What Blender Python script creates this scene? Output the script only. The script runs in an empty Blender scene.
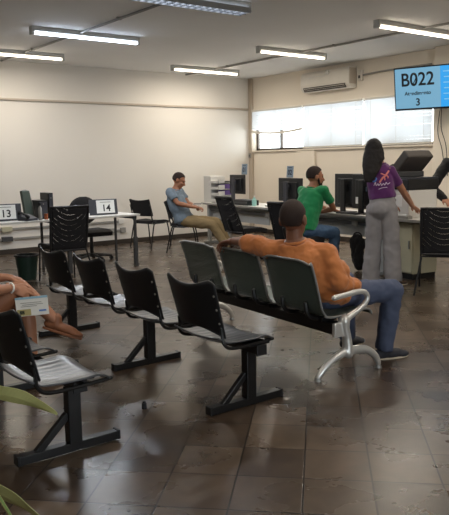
import bpy, math, random
import numpy as np
from mathutils import Vector, Matrix
from mathutils.bvhtree import BVHTree
random.seed(7)
V = Vector
C = bpy.context.scene.collection
PI = math.pi

# ------------------------------------------------------------------ helpers
class MB:
    """collects closed pieces; build() links them as ONE mesh object"""
    def __init__(s): s.v = []; s.f = []
    def add(s, vs, fs):
        o = len(s.v); s.v += [V(p) for p in vs]; s.f += [tuple(i + o for i in f) for f in fs]; return s
    def box(s, x0, x1, y0, y1, z0, z1):
        vs = [(x, y, z) for z in (z0, z1) for y in (y0, y1) for x in (x0, x1)]
        return s.add(vs, [(0, 2, 3, 1), (4, 5, 7, 6), (0, 1, 5, 4), (2, 6, 7, 3), (0, 4, 6, 2), (1, 3, 7, 5)])
    def obox(s, c, ax, ay, az):
        c, ax, ay, az = V(c), V(ax), V(ay), V(az)
        vs = [c + ax * i + ay * j + az * k for k in (-1, 1) for j in (-1, 1) for i in (-1, 1)]
        return s.add(vs, [(0, 2, 3, 1), (4, 5, 7, 6), (0, 1, 5, 4), (2, 6, 7, 3), (0, 4, 6, 2), (1, 3, 7, 5)])
    def loft(s, rings, closed=False):
        n = len(rings[0]); vs = [p for r in rings for p in r]; fs = []
        m = len(rings)
        for i in range(m if closed else m - 1):
            for j in range(n):
                a = i * n + j; b = i * n + (j + 1) % n; i2 = (i + 1) % m
                fs.append((a, b, i2 * n + (j + 1) % n, i2 * n + j))
        if not closed:
            fs.append(tuple(reversed(range(n)))); fs.append(tuple((m - 1) * n + j for j in range(n)))
        return s.add(vs, fs)
    def tube(s, pts, r, n=10, rnd=False, closed=False):
        pts = [V(p) for p in pts]; m = len(pts)
        rs = [r] * m if not isinstance(r, (list, tuple)) else list(r)
        tans = []
        for i in range(m):
            if closed: t = pts[(i + 1) % m] - pts[i - 1]
            else: t = pts[min(i + 1, m - 1)] - pts[max(i - 1, 0)]
            tans.append(t.normalized())
        ref = V((0, 0, 1)) if abs(tans[0].z) < .9 else V((1, 0, 0))
        nx = ref.cross(tans[0]).normalized(); rings = []
        def ring(c, nx, ny, rr): return [c + nx * (rr * math.cos(2 * PI * k / n)) + ny * (rr * math.sin(2 * PI * k / n)) for k in range(n)]
        fr = []
        for i in range(m):
            nx = (nx - tans[i] * nx.dot(tans[i])).normalized(); ny = tans[i].cross(nx); fr.append((nx, ny))
        if rnd:
            for q in (80, 50, 25):
                a = math.radians(q); rings.append(ring(pts[0] - tans[0] * rs[0] * math.sin(a), *fr[0], rs[0] * math.cos(a)))
        for i in range(m): rings.append(ring(pts[i], *fr[i], rs[i]))
        if rnd:
            for q in (25, 50, 80):
                a = math.radians(q); rings.append(ring(pts[-1] + tans[-1] * rs[-1] * math.sin(a), *fr[-1], rs[-1] * math.cos(a)))
        return s.loft(rings, closed)
    def ell(s, c, r, ax=None, n=14):
        c = V(c); ax = ax or (V((1, 0, 0)), V((0, 1, 0)), V((0, 0, 1)))
        rings = []
        for i in range(1, n):
            a = PI * i / n - PI / 2
            rings.append([c + ax[0] * (r[0] * math.cos(a) * math.cos(2 * PI * k / n)) + ax[1] * (r[1] * math.cos(a) * math.sin(2 * PI * k / n)) + ax[2] * (r[2] * math.sin(a)) for k in range(n)])
        return s.loft(rings)
    def prism(s, poly, off):
        off = V(off); a = [V(p) for p in poly]; n = len(a)
        return s.add(a + [p + off for p in a], [tuple(reversed(range(n))), tuple(range(n, 2 * n))] + [(i, (i + 1) % n, n + (i + 1) % n, n + i) for i in range(n)])
    def grid(s, fn, nu, nv, th):
        """a shell of thickness th over fn(u,v) (0..1)"""
        P = [[V(fn(i / nu, j / nv)) for i in range(nu + 1)] for j in range(nv + 1)]
        top = []; bot = []
        for j in range(nv + 1):
            for i in range(nu + 1):
                du = P[j][min(i + 1, nu)] - P[j][max(i - 1, 0)]; dv = P[min(j + 1, nv)][i] - P[max(j - 1, 0)][i]
                nn = du.cross(dv).normalized(); top.append(P[j][i] + nn * th / 2); bot.append(P[j][i] - nn * th / 2)
        w = nu + 1; N = len(top); fs = []
        for j in range(nv):
            for i in range(nu):
                a, b, c, d = j * w + i, j * w + i + 1, (j + 1) * w + i + 1, (j + 1) * w + i
                fs.append((a, b, c, d)); fs.append((N + d, N + c, N + b, N + a))
        edge = [(j * w + i) for j, i in [(0, i) for i in range(w)]] + [j * w + nu for j in range(1, nv + 1)] + [nv * w + i for i in range(nu - 1, -1, -1)] + [j * w for j in range(nv - 1, 0, -1)]
        for k in range(len(edge)):
            a, b = edge[k], edge[(k + 1) % len(edge)]; fs.append((b, a, N + a, N + b))
        return s.add(top + bot, fs)
    def mesh(s, name, org=(0, 0, 0)):
        o = V(org); me = bpy.data.meshes.new(name)
        me.from_pydata([p - o for p in s.v], [], s.f); me.update(); return me
    def build(s, name, m, parent=None, smooth=False, bevel=0, org=(0, 0, 0), seg=2):
        ob = bpy.data.objects.new(name, s.mesh(name, org)); C.objects.link(ob)
        for q in (m if isinstance(m, (list, tuple)) else [m]): ob.data.materials.append(q)
        if parent is not None: ob.parent = parent
        if bevel:
            b = ob.modifiers.new('bev', 'BEVEL'); b.width = bevel; b.segments = seg; b.limit_method = 'ANGLE'; b.angle_limit = .6
        if smooth:
            ob.data.shade_smooth()
            if smooth == 'auto':
                try: ob.data.set_sharp_from_angle(angle=math.radians(38))
                except Exception: pass
        return ob
    def fuse(s, name, m, parent, voxel, sm=4, org=(0, 0, 0), disp=None):
        """merge the pieces into one continuous skin"""
        tmp = bpy.data.objects.new('tmp', s.mesh('tmp', org)); C.objects.link(tmp)
        r = tmp.modifiers.new('r', 'REMESH'); r.mode = 'VOXEL'; r.voxel_size = voxel; r.use_smooth_shade = True
        k = tmp.modifiers.new('s', 'SMOOTH'); k.factor = .5; k.iterations = sm
        if disp:
            for (sz, st) in disp:
                t = bpy.data.textures.new('folds', 'CLOUDS'); t.noise_scale = sz; t.noise_depth = 1
                d = tmp.modifiers.new('d', 'DISPLACE'); d.texture = t; d.strength = st; d.mid_level = .5
            k = tmp.modifiers.new('s2', 'SMOOTH'); k.factor = .4; k.iterations = 1
        dg = bpy.context.evaluated_depsgraph_get()
        me = bpy.data.meshes.new_from_object(tmp.evaluated_get(dg)); me.name = name
        bpy.data.objects.remove(tmp)
        ob = bpy.data.objects.new(name, me); C.objects.link(ob); me.materials.clear(); me.materials.append(m); me.shade_smooth()
        if parent is not None: ob.parent = parent
        return ob

def tag(o, label=None, cat=None, group=None, kind=None):
    if label: o['label'] = label
    if cat: o['category'] = cat
    if group: o['group'] = group
    if kind: o['kind'] = kind
    return o
def thing(name, label, cat, loc=(0, 0, 0), rz=0, group=None):
    o = bpy.data.objects.new(name, None); C.objects.link(o); o.empty_display_size = .1
    o.location = loc; o.rotation_euler = (0, 0, rz)
    return tag(o, label, cat, group)
def kids(o): return [c for c in bpy.data.objects if c.parent == o]
def copy_tree(o, parent=None):
    c = o.copy(); C.objects.link(c)
    if parent is not None: c.parent = parent
    for k in kids(o): copy_tree(k, c)
    return c
def dup(o, loc, rz, label):
    c = copy_tree(o); c.location = loc; c.rotation_euler = (0, 0, rz); c['label'] = label; return c
def struct(o): o['kind'] = 'structure'; return o
def cat_rom(pts, k=6):
    pts = [V(p) for p in pts]; out = []
    for i in range(len(pts) - 1):
        p0 = pts[max(i - 1, 0)]; p1 = pts[i]; p2 = pts[i + 1]; p3 = pts[min(i + 2, len(pts) - 1)]
        for j in range(k):
            t = j / k
            out.append(.5 * ((2 * p1) + (p2 - p0) * t + (2 * p0 - 5 * p1 + 4 * p2 - p3) * t * t + (3 * p1 - p0 - 3 * p2 + p3) * t ** 3))
    return out + [pts[-1]]

# ------------------------------------------------------------------ materials
def lin(h):
    h = h.lstrip('#'); out = []
    for i in (0, 2, 4):
        c = int(h[i:i + 2], 16) / 255; out.append(c / 12.92 if c <= .04045 else ((c + .055) / 1.055) ** 2.4)
    return (*out, 1)
def mat(name, col, rough=.5, metal=0, var=.08, scale=6, bump=0, bscale=60, spec=.5, sheen=0):
    m = bpy.data.materials.new(name); m.use_nodes = True; nt = m.node_tree; b = nt.nodes['Principled BSDF']
    c = lin(col) if isinstance(col, str) else (*col, 1)
    tc = nt.nodes.new('ShaderNodeTexCoord'); nz = nt.nodes.new('ShaderNodeTexNoise'); nz.inputs['Scale'].default_value = scale; nz.inputs['Detail'].default_value = 3
    nt.links.new(tc.outputs['Object'], nz.inputs['Vector'])
    mx = nt.nodes.new('ShaderNodeMix'); mx.data_type = 'RGBA'
    mx.inputs['A'].default_value = tuple(x * (1 - var) for x in c[:3]) + (1,); mx.inputs['B'].default_value = tuple(min(1, x * (1 + var)) for x in c[:3]) + (1,)
    nt.links.new(nz.outputs['Fac'], mx.inputs['Factor']); nt.links.new(mx.outputs['Result'], b.inputs['Base Color'])
    b.inputs['Roughness'].default_value = rough; b.inputs['Metallic'].default_value = metal; b.inputs['Specular IOR Level'].default_value = spec
    if sheen: b.inputs['Sheen Weight'].default_value = sheen
    if bump:
        n2 = nt.nodes.new('ShaderNodeTexNoise'); n2.inputs['Scale'].default_value = bscale
        nt.links.new(tc.outputs['Object'], n2.inputs['Vector']); bp = nt.nodes.new('ShaderNodeBump'); bp.inputs['Strength'].default_value = bump; bp.inputs['Distance'].default_value = .01
        nt.links.new(n2.outputs['Fac'], bp.inputs['Height']); nt.links.new(bp.outputs['Normal'], b.inputs['Normal'])
    return m
def emit(name, col, st, base='#ffffff'):
    m = mat(name, base, .4); b = m.node_tree.nodes['Principled BSDF']
    b.inputs['Emission Color'].default_value = lin(col); b.inputs['Emission Strength'].default_value = st; return m
def perforate(m, pitch, fill, wave=False):
    """round holes punched through the sheet on a grid (object space)"""
    nt = m.node_tree; out = nt.nodes['Material Output']; b = nt.nodes['Principled BSDF']
    tc = nt.nodes.new('ShaderNodeTexCoord'); sx = nt.nodes.new('ShaderNodeSeparateXYZ'); nt.links.new(tc.outputs['UV' if False else 'Object'], sx.inputs[0])
    ad = nt.nodes.new('ShaderNodeMath'); ad.operation = 'ADD'; nt.links.new(sx.outputs['X'], ad.inputs[0]); nt.links.new(sx.outputs['Z'], ad.inputs[1])
    acc = None
    for src in (sx.outputs['Y'], ad.outputs[0]):
        d = nt.nodes.new('ShaderNodeMath'); d.operation = 'MULTIPLY'; d.inputs[1].default_value = 2 * PI / pitch; nt.links.new(src, d.inputs[0])
        s = nt.nodes.new('ShaderNodeMath'); s.operation = 'SINE'; nt.links.new(d.outputs[0], s.inputs[0])
        if acc is None: acc = s.outputs[0]
        else:
            a = nt.nodes.new('ShaderNodeMath'); a.operation = 'ADD'; nt.links.new(acc, a.inputs[0]); nt.links.new(s.outputs[0], a.inputs[1]); acc = a.outputs[0]
    g = nt.nodes.new('ShaderNodeMath'); g.operation = 'GREATER_THAN'; g.inputs[1].default_value = fill; nt.links.new(acc, g.inputs[0])
    tr = nt.nodes.new('ShaderNodeBsdfTransparent'); mx = nt.nodes.new('ShaderNodeMixShader')
    nt.links.new(g.outputs[0], mx.inputs[0]); nt.links.new(b.outputs[0], mx.inputs[1]); nt.links.new(tr.outputs[0], mx.inputs[2]); nt.links.new(mx.outputs[0], out.inputs[0])
    return m

M = {}
M['wall'] = mat('wall_paint', '#dfdad2', .75, var=.03, scale=1.2, bump=.05, bscale=40)
M['wallr'] = mat('wall_paint_cream', '#e6dccd', .75, var=.03, scale=1.2, bump=.05, bscale=40)
M['ceil'] = mat('ceiling_paint', '#e9e8e6', .85, var=.05, scale=1.0, bump=.06, bscale=30)
M['base'] = mat('baseboard_stone', '#3b342e', .4)
M['ledge'] = mat('ledge_paint', '#b9ac9c', .6)
M['black'] = mat('black_plastic', '#1a1b1e', .42, var=.15, scale=14, bump=.04, bscale=220)
M['blackp'] = mat('black_shell_plastic', '#17191d', .45, var=.15, scale=10, bump=.05, bscale=180)
M['seatp'] = mat('seat_plastic_sheen_grey', '#4b4e53', .30, var=.2, scale=9, bump=.04, bscale=180, spec=.8)  # black plastic; window sheen on the seats put into a lighter grey
M['blackm'] = mat('black_metal', '#141416', .38, .0, var=.15)
M['beam'] = mat('black_beam_metal', '#121214', .4)
M['chrome'] = mat('polished_steel', '#dededb', .34, .6, var=.05)
M['alu'] = mat('brushed_aluminium', '#9a9c9c', .4, .7)
M['perf'] = perforate(mat('perforated_steel', '#56635f', .42, .2, var=.08), .0095, .65)
M['mesh'] = perforate(mat('black_mesh_fabric', '#15151a', .8, 0, var=.1), .012, 1.05)
M['lace'] = perforate(mat('black_lace_mesh', '#15151a', .8, 0, var=.1), .032, 1.1)
M['fabric'] = mat('black_seat_fabric', '#1c1b1d', .9, var=.2, scale=30, bump=.2, bscale=200)
M['white'] = mat('white_laminate', '#d6d4cf', .45, var=.03)
M['grey'] = mat('grey_laminate', '#a9abab', .45, var=.04)
M['dgrey'] = mat('dark_grey_steel', '#4a4b4d', .45, .2)
M['duct'] = mat('cable_duct_grey', '#8f8d88', .5)
M['paper'] = mat('white_paper', '#eeeeea', .8, var=.02)
M['ink'] = mat('black_ink', '#1d1f25', .7)
M['sgrey'] = mat('dark_sign_board', '#3a3c44', .5)
M['plaque'] = mat('blue_grey_plaque', '#8194a6', .5)
M['plink'] = mat('plaque_ink', '#2b3646', .6)
M['green'] = mat('dark_green_plastic', '#17342b', .5)
M['dev'] = mat('green_grey_device', '#39453c', .45)
M['lens'] = emit('tube_cool', '#dceaff', 7)
M['warm'] = emit('tube_warm', '#fff0da', 4)
M['dim'] = emit('tube_dim', '#dfe9ff', 2)
M['fix'] = mat('fixture_enamel', '#b4b4b0', .35, .2)
M['acw'] = mat('aircon_white', '#d9d3c8', .4)
M['acd'] = mat('aircon_dark_slot', '#4a4640', .6)
M['purple'] = mat('purple_cloth', '#5a2463', .85, var=.15, scale=12, sheen=.2)
M['orange'] = mat('orange_cloth', '#b8703c', .85, var=.10, scale=14, sheen=.2)
M['greenc'] = mat('green_cloth', '#0d7f49', .85, var=.10, scale=14, sheen=.2)
M['bluec'] = mat('grey_blue_cloth', '#738290', .85, var=.22, scale=30)
M['teal'] = mat('teal_cloth', '#2a6f86', .85)
M['blackc'] = mat('black_cloth', '#101013', .9, var=.2, sheen=.1)
M['gpants'] = mat('grey_trouser_cloth', '#8e8b8d', .9, var=.08, scale=18)
M['jean'] = mat('blue_denim', '#4b546c', .9, var=.18, scale=16)
M['jean2'] = mat('light_denim', '#46607f', .9, var=.18, scale=16)
M['khaki'] = mat('khaki_cloth', '#857251', .9, var=.1, scale=16)
M['skd'] = mat('skin_deep', '#7a513d', .5, var=.06, scale=20)
M['skm'] = mat('skin_medium', '#a06c50', .5, var=.06, scale=20)
M['skl'] = mat('skin_light', '#a57358', .5, var=.06, scale=20)
M['hair'] = mat('black_hair', '#150f0e', .7, var=.3, scale=60, bump=.3, bscale=120)
M['hairb'] = mat('cropped_hair', '#2a1c17', .85, var=.3, scale=60, bump=.3, bscale=160)
M['eye'] = mat('eye_dark', '#1a1210', .2)
M['shoed'] = mat('dark_shoe_canvas', '#2b2c34', .7)
M['sole'] = mat('cream_rubber', '#c9bda8', .6)
M['tan'] = mat('tan_leather', '#85553a', .5)
M['brown'] = mat('brown_leather', '#4b3a2e', .5)
M['white2'] = mat('pale_shoe_leather', '#b5ab9a', .6)
M['lidg'] = mat('warm_dark_grey_plastic', '#47423f', .5)
M['leaf'] = mat('green_leaf', '#6f8a4a', .5, var=.25, scale=9)
M['leafe'] = mat('leaf_pale_edge', '#b9b77a', .5, var=.15, scale=9)
M['pot'] = mat('clay_pot', '#7b4a35', .8)
M['soil'] = mat('soil', '#2a2019', 1)
M['bezel'] = mat('tv_bezel', '#0c0d10', .3)
M['scr1'] = emit('screen_pale_blue', '#86bfdf', .30, '#20323c')
M['scr2'] = emit('screen_bright_blue', '#2f9fe8', .42, '#10283c')
M['scrw'] = emit('screen_white', '#8cc8f0', .3, '#406070')
M['scrk'] = mat('screen_black_text', '#0b1218', .5)
M['aqua'] = mat('aqua_plastic', '#9ccfc9', .35)
M['lilac'] = mat('purple_folders', '#5c4585', .7)
M['cream'] = mat('cream_metal', '#b9b49a', .5)
M['pink'] = mat('print_pink', '#e58a86', .8)
M['pblue'] = mat('print_blue', '#5c86cf', .8)
M['pwhite'] = mat('print_white', '#d9c9de', .8)
M['beige'] = mat('print_beige', '#b8ac78', .8)
M['sky'] = mat('print_light_blue', '#9cc3d8', .8)
M['fr'] = mat('window_frame_bronze', '#4a4038', .4, .3)
M['otan'] = mat('caramel_plastic', '#a4562c', .5)

def blind_mat():
    m = bpy.data.materials.new('blind_slats'); m.use_nodes = True; nt = m.node_tree; b = nt.nodes['Principled BSDF']; out = nt.nodes['Material Output']
    b.inputs['Base Color'].default_value = lin('#dcdcdc'); b.inputs['Roughness'].default_value = .5
    nz = nt.nodes.new('ShaderNodeTexNoise'); nz.inputs['Scale'].default_value = 3
    t = nt.nodes.new('ShaderNodeBsdfTranslucent'); t.inputs[0].default_value = lin('#e6e8ea')
    mx = nt.nodes.new('ShaderNodeMixShader'); mp = nt.nodes.new('ShaderNodeMapRange'); mp.inputs['To Min'].default_value = .4; mp.inputs['To Max'].default_value = .6
    nt.links.new(nz.outputs['Fac'], mp.inputs['Value']); nt.links.new(mp.outputs[0], mx.inputs[0])
    nt.links.new(b.outputs[0], mx.inputs[1]); nt.links.new(t.outputs[0], mx.inputs[2]); nt.links.new(mx.outputs[0], out.inputs[0]); return m
M['blind'] = blind_mat()
def glass_mat():
    m = bpy.data.materials.new('window_glass'); m.use_nodes = True; nt = m.node_tree; out = nt.nodes['Material Output']
    b = nt.nodes['Principled BSDF']; b.inputs['Base Color'].default_value = (.9, .95, .95, 1); b.inputs['Roughness'].default_value = .03
    t = nt.nodes.new('ShaderNodeBsdfTransparent'); t.inputs[0].default_value = (.95, .97, .97, 1)
    mx = nt.nodes.new('ShaderNodeMixShader'); mx.inputs[0].default_value = .93
    nt.links.new(b.outputs[0], mx.inputs[1]); nt.links.new(t.outputs[0], mx.inputs[2]); nt.links.new(mx.outputs[0], out.inputs[0]); return m
M['glass'] = glass_mat()

def floor_mat():
    m = bpy.data.materials.new('slate_tiles'); m.use_nodes = True; nt = m.node_tree; N = nt.nodes; L = nt.links; b = N['Principled BSDF']
    g = N.new('ShaderNodeNewGeometry'); mp = N.new('ShaderNodeMapping'); mp.inputs['Rotation'].default_value = (0, 0, -PI / 4); mp.inputs['Location'].default_value = (-3.09 + .3285 * 40, -.07 + .3115 * 40, 0)
    L.new(g.outputs['Position'], mp.inputs['Vector'])
    br = N.new('ShaderNodeTexBrick'); br.offset = 0; br.inputs['Scale'].default_value = 1; br.inputs['Brick Width'].default_value = .3285; br.inputs['Row Height'].default_value = .3115
    br.inputs['Mortar Size'].default_value = .005; br.inputs['Mortar Smooth'].default_value = .3; br.inputs['Bias'].default_value = -.1
    br.inputs['Color1'].default_value = lin('#43362b'); br.inputs['Color2'].default_value = lin('#625447'); br.inputs['Mortar'].default_value = lin('#1f1a16')
    L.new(mp.outputs[0], br.inputs['Vector'])
    n1 = N.new('ShaderNodeTexNoise'); n1.inputs['Scale'].default_value = 2.3; n1.inputs['Detail'].default_value = 6; L.new(g.outputs['Position'], n1.inputs['Vector'])
    n2 = N.new('ShaderNodeTexNoise'); n2.inputs['Scale'].default_value = 8; n2.inputs['Detail'].default_value = 3; n2.inputs['Distortion'].default_value = .3; L.new(g.outputs['Position'], n2.inputs['Vector'])
    r1 = N.new('ShaderNodeMapRange'); r1.inputs['From Min'].default_value = .3; r1.inputs['From Max'].default_value = .7; r1.inputs['To Min'].default_value = .7; r1.inputs['To Max'].default_value = 1.2; L.new(n1.outputs['Fac'], r1.inputs['Value'])
    r2 = N.new('ShaderNodeMapRange'); r2.inputs['From Min'].default_value = .3; r2.inputs['From Max'].default_value = .7; r2.inputs['To Min'].default_value = .8; r2.inputs['To Max'].default_value = 1.2; L.new(n2.outputs['Fac'], r2.inputs['Value'])
    mu = N.new('ShaderNodeMath'); mu.operation = 'MULTIPLY'; L.new(r1.outputs[0], mu.inputs[0]); L.new(r2.outputs[0], mu.inputs[1])
    vm = N.new('ShaderNodeVectorMath'); vm.operation = 'SCALE'; L.new(br.outputs['Color'], vm.inputs[0]); L.new(mu.outputs[0], vm.inputs['Scale'])
    L.new(vm.outputs[0], b.inputs['Base Color'])
    r3 = N.new('ShaderNodeMapRange'); r3.inputs['To Min'].default_value = .2; r3.inputs['To Max'].default_value = .36; L.new(n1.outputs['Fac'], r3.inputs['Value']); L.new(r3.outputs[0], b.inputs['Roughness'])
    ad = N.new('ShaderNodeMath'); ad.operation = 'MULTIPLY_ADD'; ad.inputs[1].default_value = -1.2; L.new(br.outputs['Fac'], ad.inputs[0]); ad.inputs[2].default_value = 1
    bp = N.new('ShaderNodeBump'); bp.inputs['Strength'].default_value = .2; bp.inputs['Distance'].default_value = .006; L.new(ad.outputs[0], bp.inputs['Height']); L.new(bp.outputs['Normal'], b.inputs['Normal'])
    b.inputs['Specular IOR Level'].default_value = .55
    return m
M['floor'] = floor_mat()

def text(name, body, size, m, parent, loc, xax, yax, ext=.002, align='CENTER', sx=1.0, bold=0):
    cu = bpy.data.curves.new('t', 'FONT'); cu.body = body; cu.size = size; cu.extrude = ext; cu.align_x = align; cu.align_y = 'CENTER'; cu.offset = bold
    t = bpy.data.objects.new('t', cu); C.objects.link(t)
    me = bpy.data.meshes.new_from_object(t.evaluated_get(bpy.context.evaluated_depsgraph_get())); bpy.data.objects.remove(t)
    xax = V(xax).normalized(); yax = V(yax).normalized(); z = xax.cross(yax); loc = V(loc)
    for v in me.vertices: v.co = loc + xax * v.co.x * sx + yax * v.co.y + z * v.co.z
    me.name = name; me.materials.clear(); me.materials.append(m)
    o = bpy.data.objects.new(name, me); C.objects.link(o); o.parent = parent; return o

# ------------------------------------------------------------------ camera
H = 1.45
Rr = [V((0.79494, -0.60646, -0.0166)), V((0.09393, 0.09599, 0.99094)), V((0.59937, 0.7893, -0.13328))]
cam = bpy.data.cameras.new('Camera'); co = bpy.data.objects.new('Camera', cam); C.objects.link(co)
cam.sensor_fit = 'HORIZONTAL'; cam.sensor_width = 36; cam.lens = 700 / 449 * 36; cam.clip_start = .05; cam.clip_end = 200
mw = Matrix.Identity(4)
for i in range(3): mw[i][0] = Rr[0][i]; mw[i][1] = Rr[1][i]; mw[i][2] = -Rr[2][i]
mw[2][3] = H; co.matrix_world = mw
bpy.context.scene.camera = co

# ------------------------------------------------------------------ setting
X0, Y0, XW, YW, ZC = -3.0, -3.2, 9.46, 11.48, 3.17
struct(MB().box(X0, XW, Y0, YW, -.12, 0).build('floor', M['floor']))
struct(MB().box(X0, XW, Y0, YW, ZC, ZC + .15).build('ceiling', M['ceil']))
struct(MB().box(X0, XW + .2, YW, YW + .2, 0, ZC).build('wall_left', M['wall']))
struct(MB().box(X0, 9.40, YW - .035, YW, 2.535, 2.57).build('trim_1', M['ledge'], bevel=.004))
struct(MB().box(X0, XW, YW - .02, YW, 0, .085).build('baseboard_left', M['base'], bevel=.003))
WY0, WY1, WZ0, WZ1 = 6.90, 11.42, 1.70, 2.53
struct(MB().box(XW, XW + .2, Y0, WY0, 0, ZC).box(XW, XW + .2, WY1, YW, 0, ZC).box(XW, XW + .2, WY0, WY1, 0, WZ0).box(XW, XW + .2, WY0, WY1, WZ1, ZC).build('wall_right', M['wallr']))
struct(MB().box(XW - .02, XW, Y0, YW - .02, 0, .085).build('baseboard_right', M['base'], bevel=.003))
struct(MB().box(XW - .14, XW, 6.1, 6.84, 0, ZC).build('trim_2', M['wallr'], bevel=.01))          # pillar
struct(MB().box(XW - .05, XW, 9.55, 10.06, 0, 1.66).build('trim_3', M['wallr'], bevel=.006))      # low pier under the sill
struct(MB().box(XW - .06, XW + .0, YW - .10, YW, 0, ZC).build('trim_4', M['ledge'], bevel=.004))  # corner duct
struct(MB().box(XW - .05, XW + .2, WY0 - .03, WY1 + .03, WZ0 - .03, WZ0).build('trim_5', M['wallr'], bevel=.004))  # sill
struct(MB().box(XW + .2, XW + 1.3, WY0 - 1, WY1 + .3, WZ1 + .02, WZ1 + .14).build('trim_6', M['wallr']))  # eave outside the window
# back and side walls of the room, behind the camera, with a glazed shopfront and a window
struct(MB().box(X0, 1.2, Y0 - .2, Y0, 0, ZC).box(3.2, XW + .2, Y0 - .2, Y0, 0, ZC).box(1.2, 3.2, Y0 - .2, Y0, 2.2, ZC).build('wall_back', M['wall']))
struct(MB().box(X0 - .2, X0, Y0, YW, 0, ZC).build('wall_near', M['wall']))
def window(name, fix, u0, u1, z0, z1, axis, n, rail=None):
    """a framed window in a plane; axis 'x' = plane X=fix running along Y"""
    w = bpy.data.objects.new(name, None); C.objects.link(w); struct(w); w.location = (fix, u0, z0) if axis == 'x' else (u0, fix, z0)
    def bx(mb, a, b, c, d, t):
        if axis == 'x': mb.box(-t, t, a - u0, b - u0, c - z0, d - z0)
        else: mb.box(a - u0, b - u0, -t, t, c - z0, d - z0)
    f = MB(); fw = .045
    bx(f, u0, u1, z0, z0 + fw, .03); bx(f, u0, u1, z1 - fw, z1, .03)
    for i in range(n + 1):
        c = u0 + (u1 - u0) * i / n; c = min(max(c, u0 + fw / 2), u1 - fw / 2); bx(f, c - fw / 2, c + fw / 2, z0, z1, .03)
    if rail: bx(f, u0, u1, rail - .02, rail + .02, .03)
    f.build('window_frame', M['fr'], w)
    g = MB(); bx(g, u0 + .01, u1 - .01, z0 + .01, z1 - .01, .003); g.build('pane', M['glass'], w); return w
window('window_1', XW + .14, WY0, WY1, WZ0, WZ1, 'x', 6)
window('window_2', Y0 - .1, 1.2, 3.2, 0, 2.2, 'y', 2)

# ------------------------------------------------------------------ blinds
def blind(y0, y1, ztop, zbot, label, bunch=0, sag=0):
    o = thing('venetian_blind', label, 'blind', (XW - .04, (y0 + y1) / 2, zbot), 0, 'blinds over the high window')
    L = y1 - y0; h = ztop - zbot
    hr = MB().box(-.025, .025, -L / 2, L / 2, h - .035, h).build('headrail', M['acw'], o, bevel=.004)
    s = MB(); n = int((h - .05 - bunch) / .026)
    for i in range(n):
        z = h - .045 - i * .026; a = math.radians(62); dx = .0155 * math.cos(a); dz = .0155 * math.sin(a)
        j = random.uniform(-.002, .002)
        m = 8 if sag else 1
        for k in range(m):
            ya = -L / 2 + L * k / m; yb = ya + L / m
            za = z + j - sag * max(0, 1 - (ya / (L / 2)) ** 2) * (i / n) ** 2; zb = z - sag * max(0, 1 - (yb / (L / 2)) ** 2) * (i / n) ** 2
            s.add([(-dx, ya, za - dz), (dx, ya, za + dz), (dx, yb, zb + dz), (-dx, yb, zb - dz), (-dx - .0012, ya, za - dz), (dx - .0012, ya, za + dz), (dx - .0012, yb, zb + dz), (-dx - .0012, yb, zb - dz)],
                  [(0, 1, 2, 3), (7, 6, 5, 4), (0, 4, 5, 1), (1, 5, 6, 2), (2, 6, 7, 3), (3, 7, 4, 0)])
    s.build('slats', M['blind'], o)
    rings = []
    for k in range(9):
        y = -L / 2 + L * k / 8; zz = -sag * max(0, 1 - (y / (L / 2)) ** 2)
        rings.append([(-.018, y, zz - .005), (.018, y, zz - .005), (.018, y, zz + .02 + bunch), (-.018, y, zz + .02 + bunch)])
    MB().loft(rings).build('bottom_rail', M['acw'], o)
    for y in (-L / 2 + .15, 0, L / 2 - .15): MB().tube([(-.02, y, 0), (-.02, y, h - .03)], .0022, 5).build('ladder_cord', M['acw'], o)
blind(9.87, 11.38, 2.525, 2.07, 'half raised venetian blind nearest the room corner with bright panes below it', .02, .05)
blind(8.36, 9.85, 2.525, 1.715, 'fully lowered venetian blind below the air conditioner')
blind(6.93, 8.33, 2.525, 1.715, 'fully lowered venetian blind partly hidden by the hanging screen')

# ------------------------------------------------------------------ ceiling fixtures
def fixture(x0, x1, y, label, m, n=2, louvre=False):
    o = thing('fluorescent_light', label, 'ceiling light', ((x0 + x1) / 2, y, ZC), 0, 'fluorescent lights on the ceiling')
    L = x1 - x0
    h = MB(); prof = [(-.05, 0), (-.05, -.035), (-.03, -.055), (.03, -.055), (.05, -.035), (.05, 0)] if not louvre else [(-.085, 0), (-.085, -.02), (-.045, -.055), (.045, -.055), (.085, -.02), (.085, 0)]
    h.prism([(-L / 2, a, b) for a, b in prof], (L, 0, 0)); h.build('housing', M['fix'], o, bevel=.003)
    for s in (-1, 1): MB().box(s * (L / 2) - .018, s * (L / 2) + .018, -.045 if not louvre else -.08, .045 if not louvre else .08, -.10, -.0).build('end_cap', M['fix'], o, bevel=.004)
    for k in range(n):
        yy = (k - (n - 1) / 2) * .075
        MB().tube([(-L / 2 + .02, yy, -.078), (L / 2 - .02, yy, -.078)], .016, 12).build('tube', m, o, smooth='auto')
    al = bpy.data.lights.new('tube_light', 'AREA'); al.shape = 'RECTANGLE'; al.size = L - .05; al.size_y = .03 * n
    col = {'tube_cool': (.86, .92, 1), 'tube_warm': (1, .90, .76), 'tube_dim': (.88, .92, 1)}[m.name]; al.color = col; al.energy = {'tube_cool': 19, 'tube_warm': 11, 'tube_dim': 4}[m.name]
    ao = bpy.data.objects.new('tube_light', al); C.objects.link(ao); ao.location = ((x0 + x1) / 2, y, ZC - (.097 if not louvre else .118))
    if louvre:
        lv = MB()
        for k in range(17):
            x = -L / 2 + .03 + (L - .06) * k / 16; lv.box(x - .002, x + .002, -.085, .085, -.115, -.06)
        for s in (-1, 0, 1): lv.box(-L / 2, L / 2, s * .085 - .003, s * .085 + .003, -.115, -.055)
        lv.build('louvre', M['alu'], o)
    return o
fixture(3.56, 5.06, 8.55, 'bright bluish white fluorescent light at upper left of the ceiling', M['lens'], 1)
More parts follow.
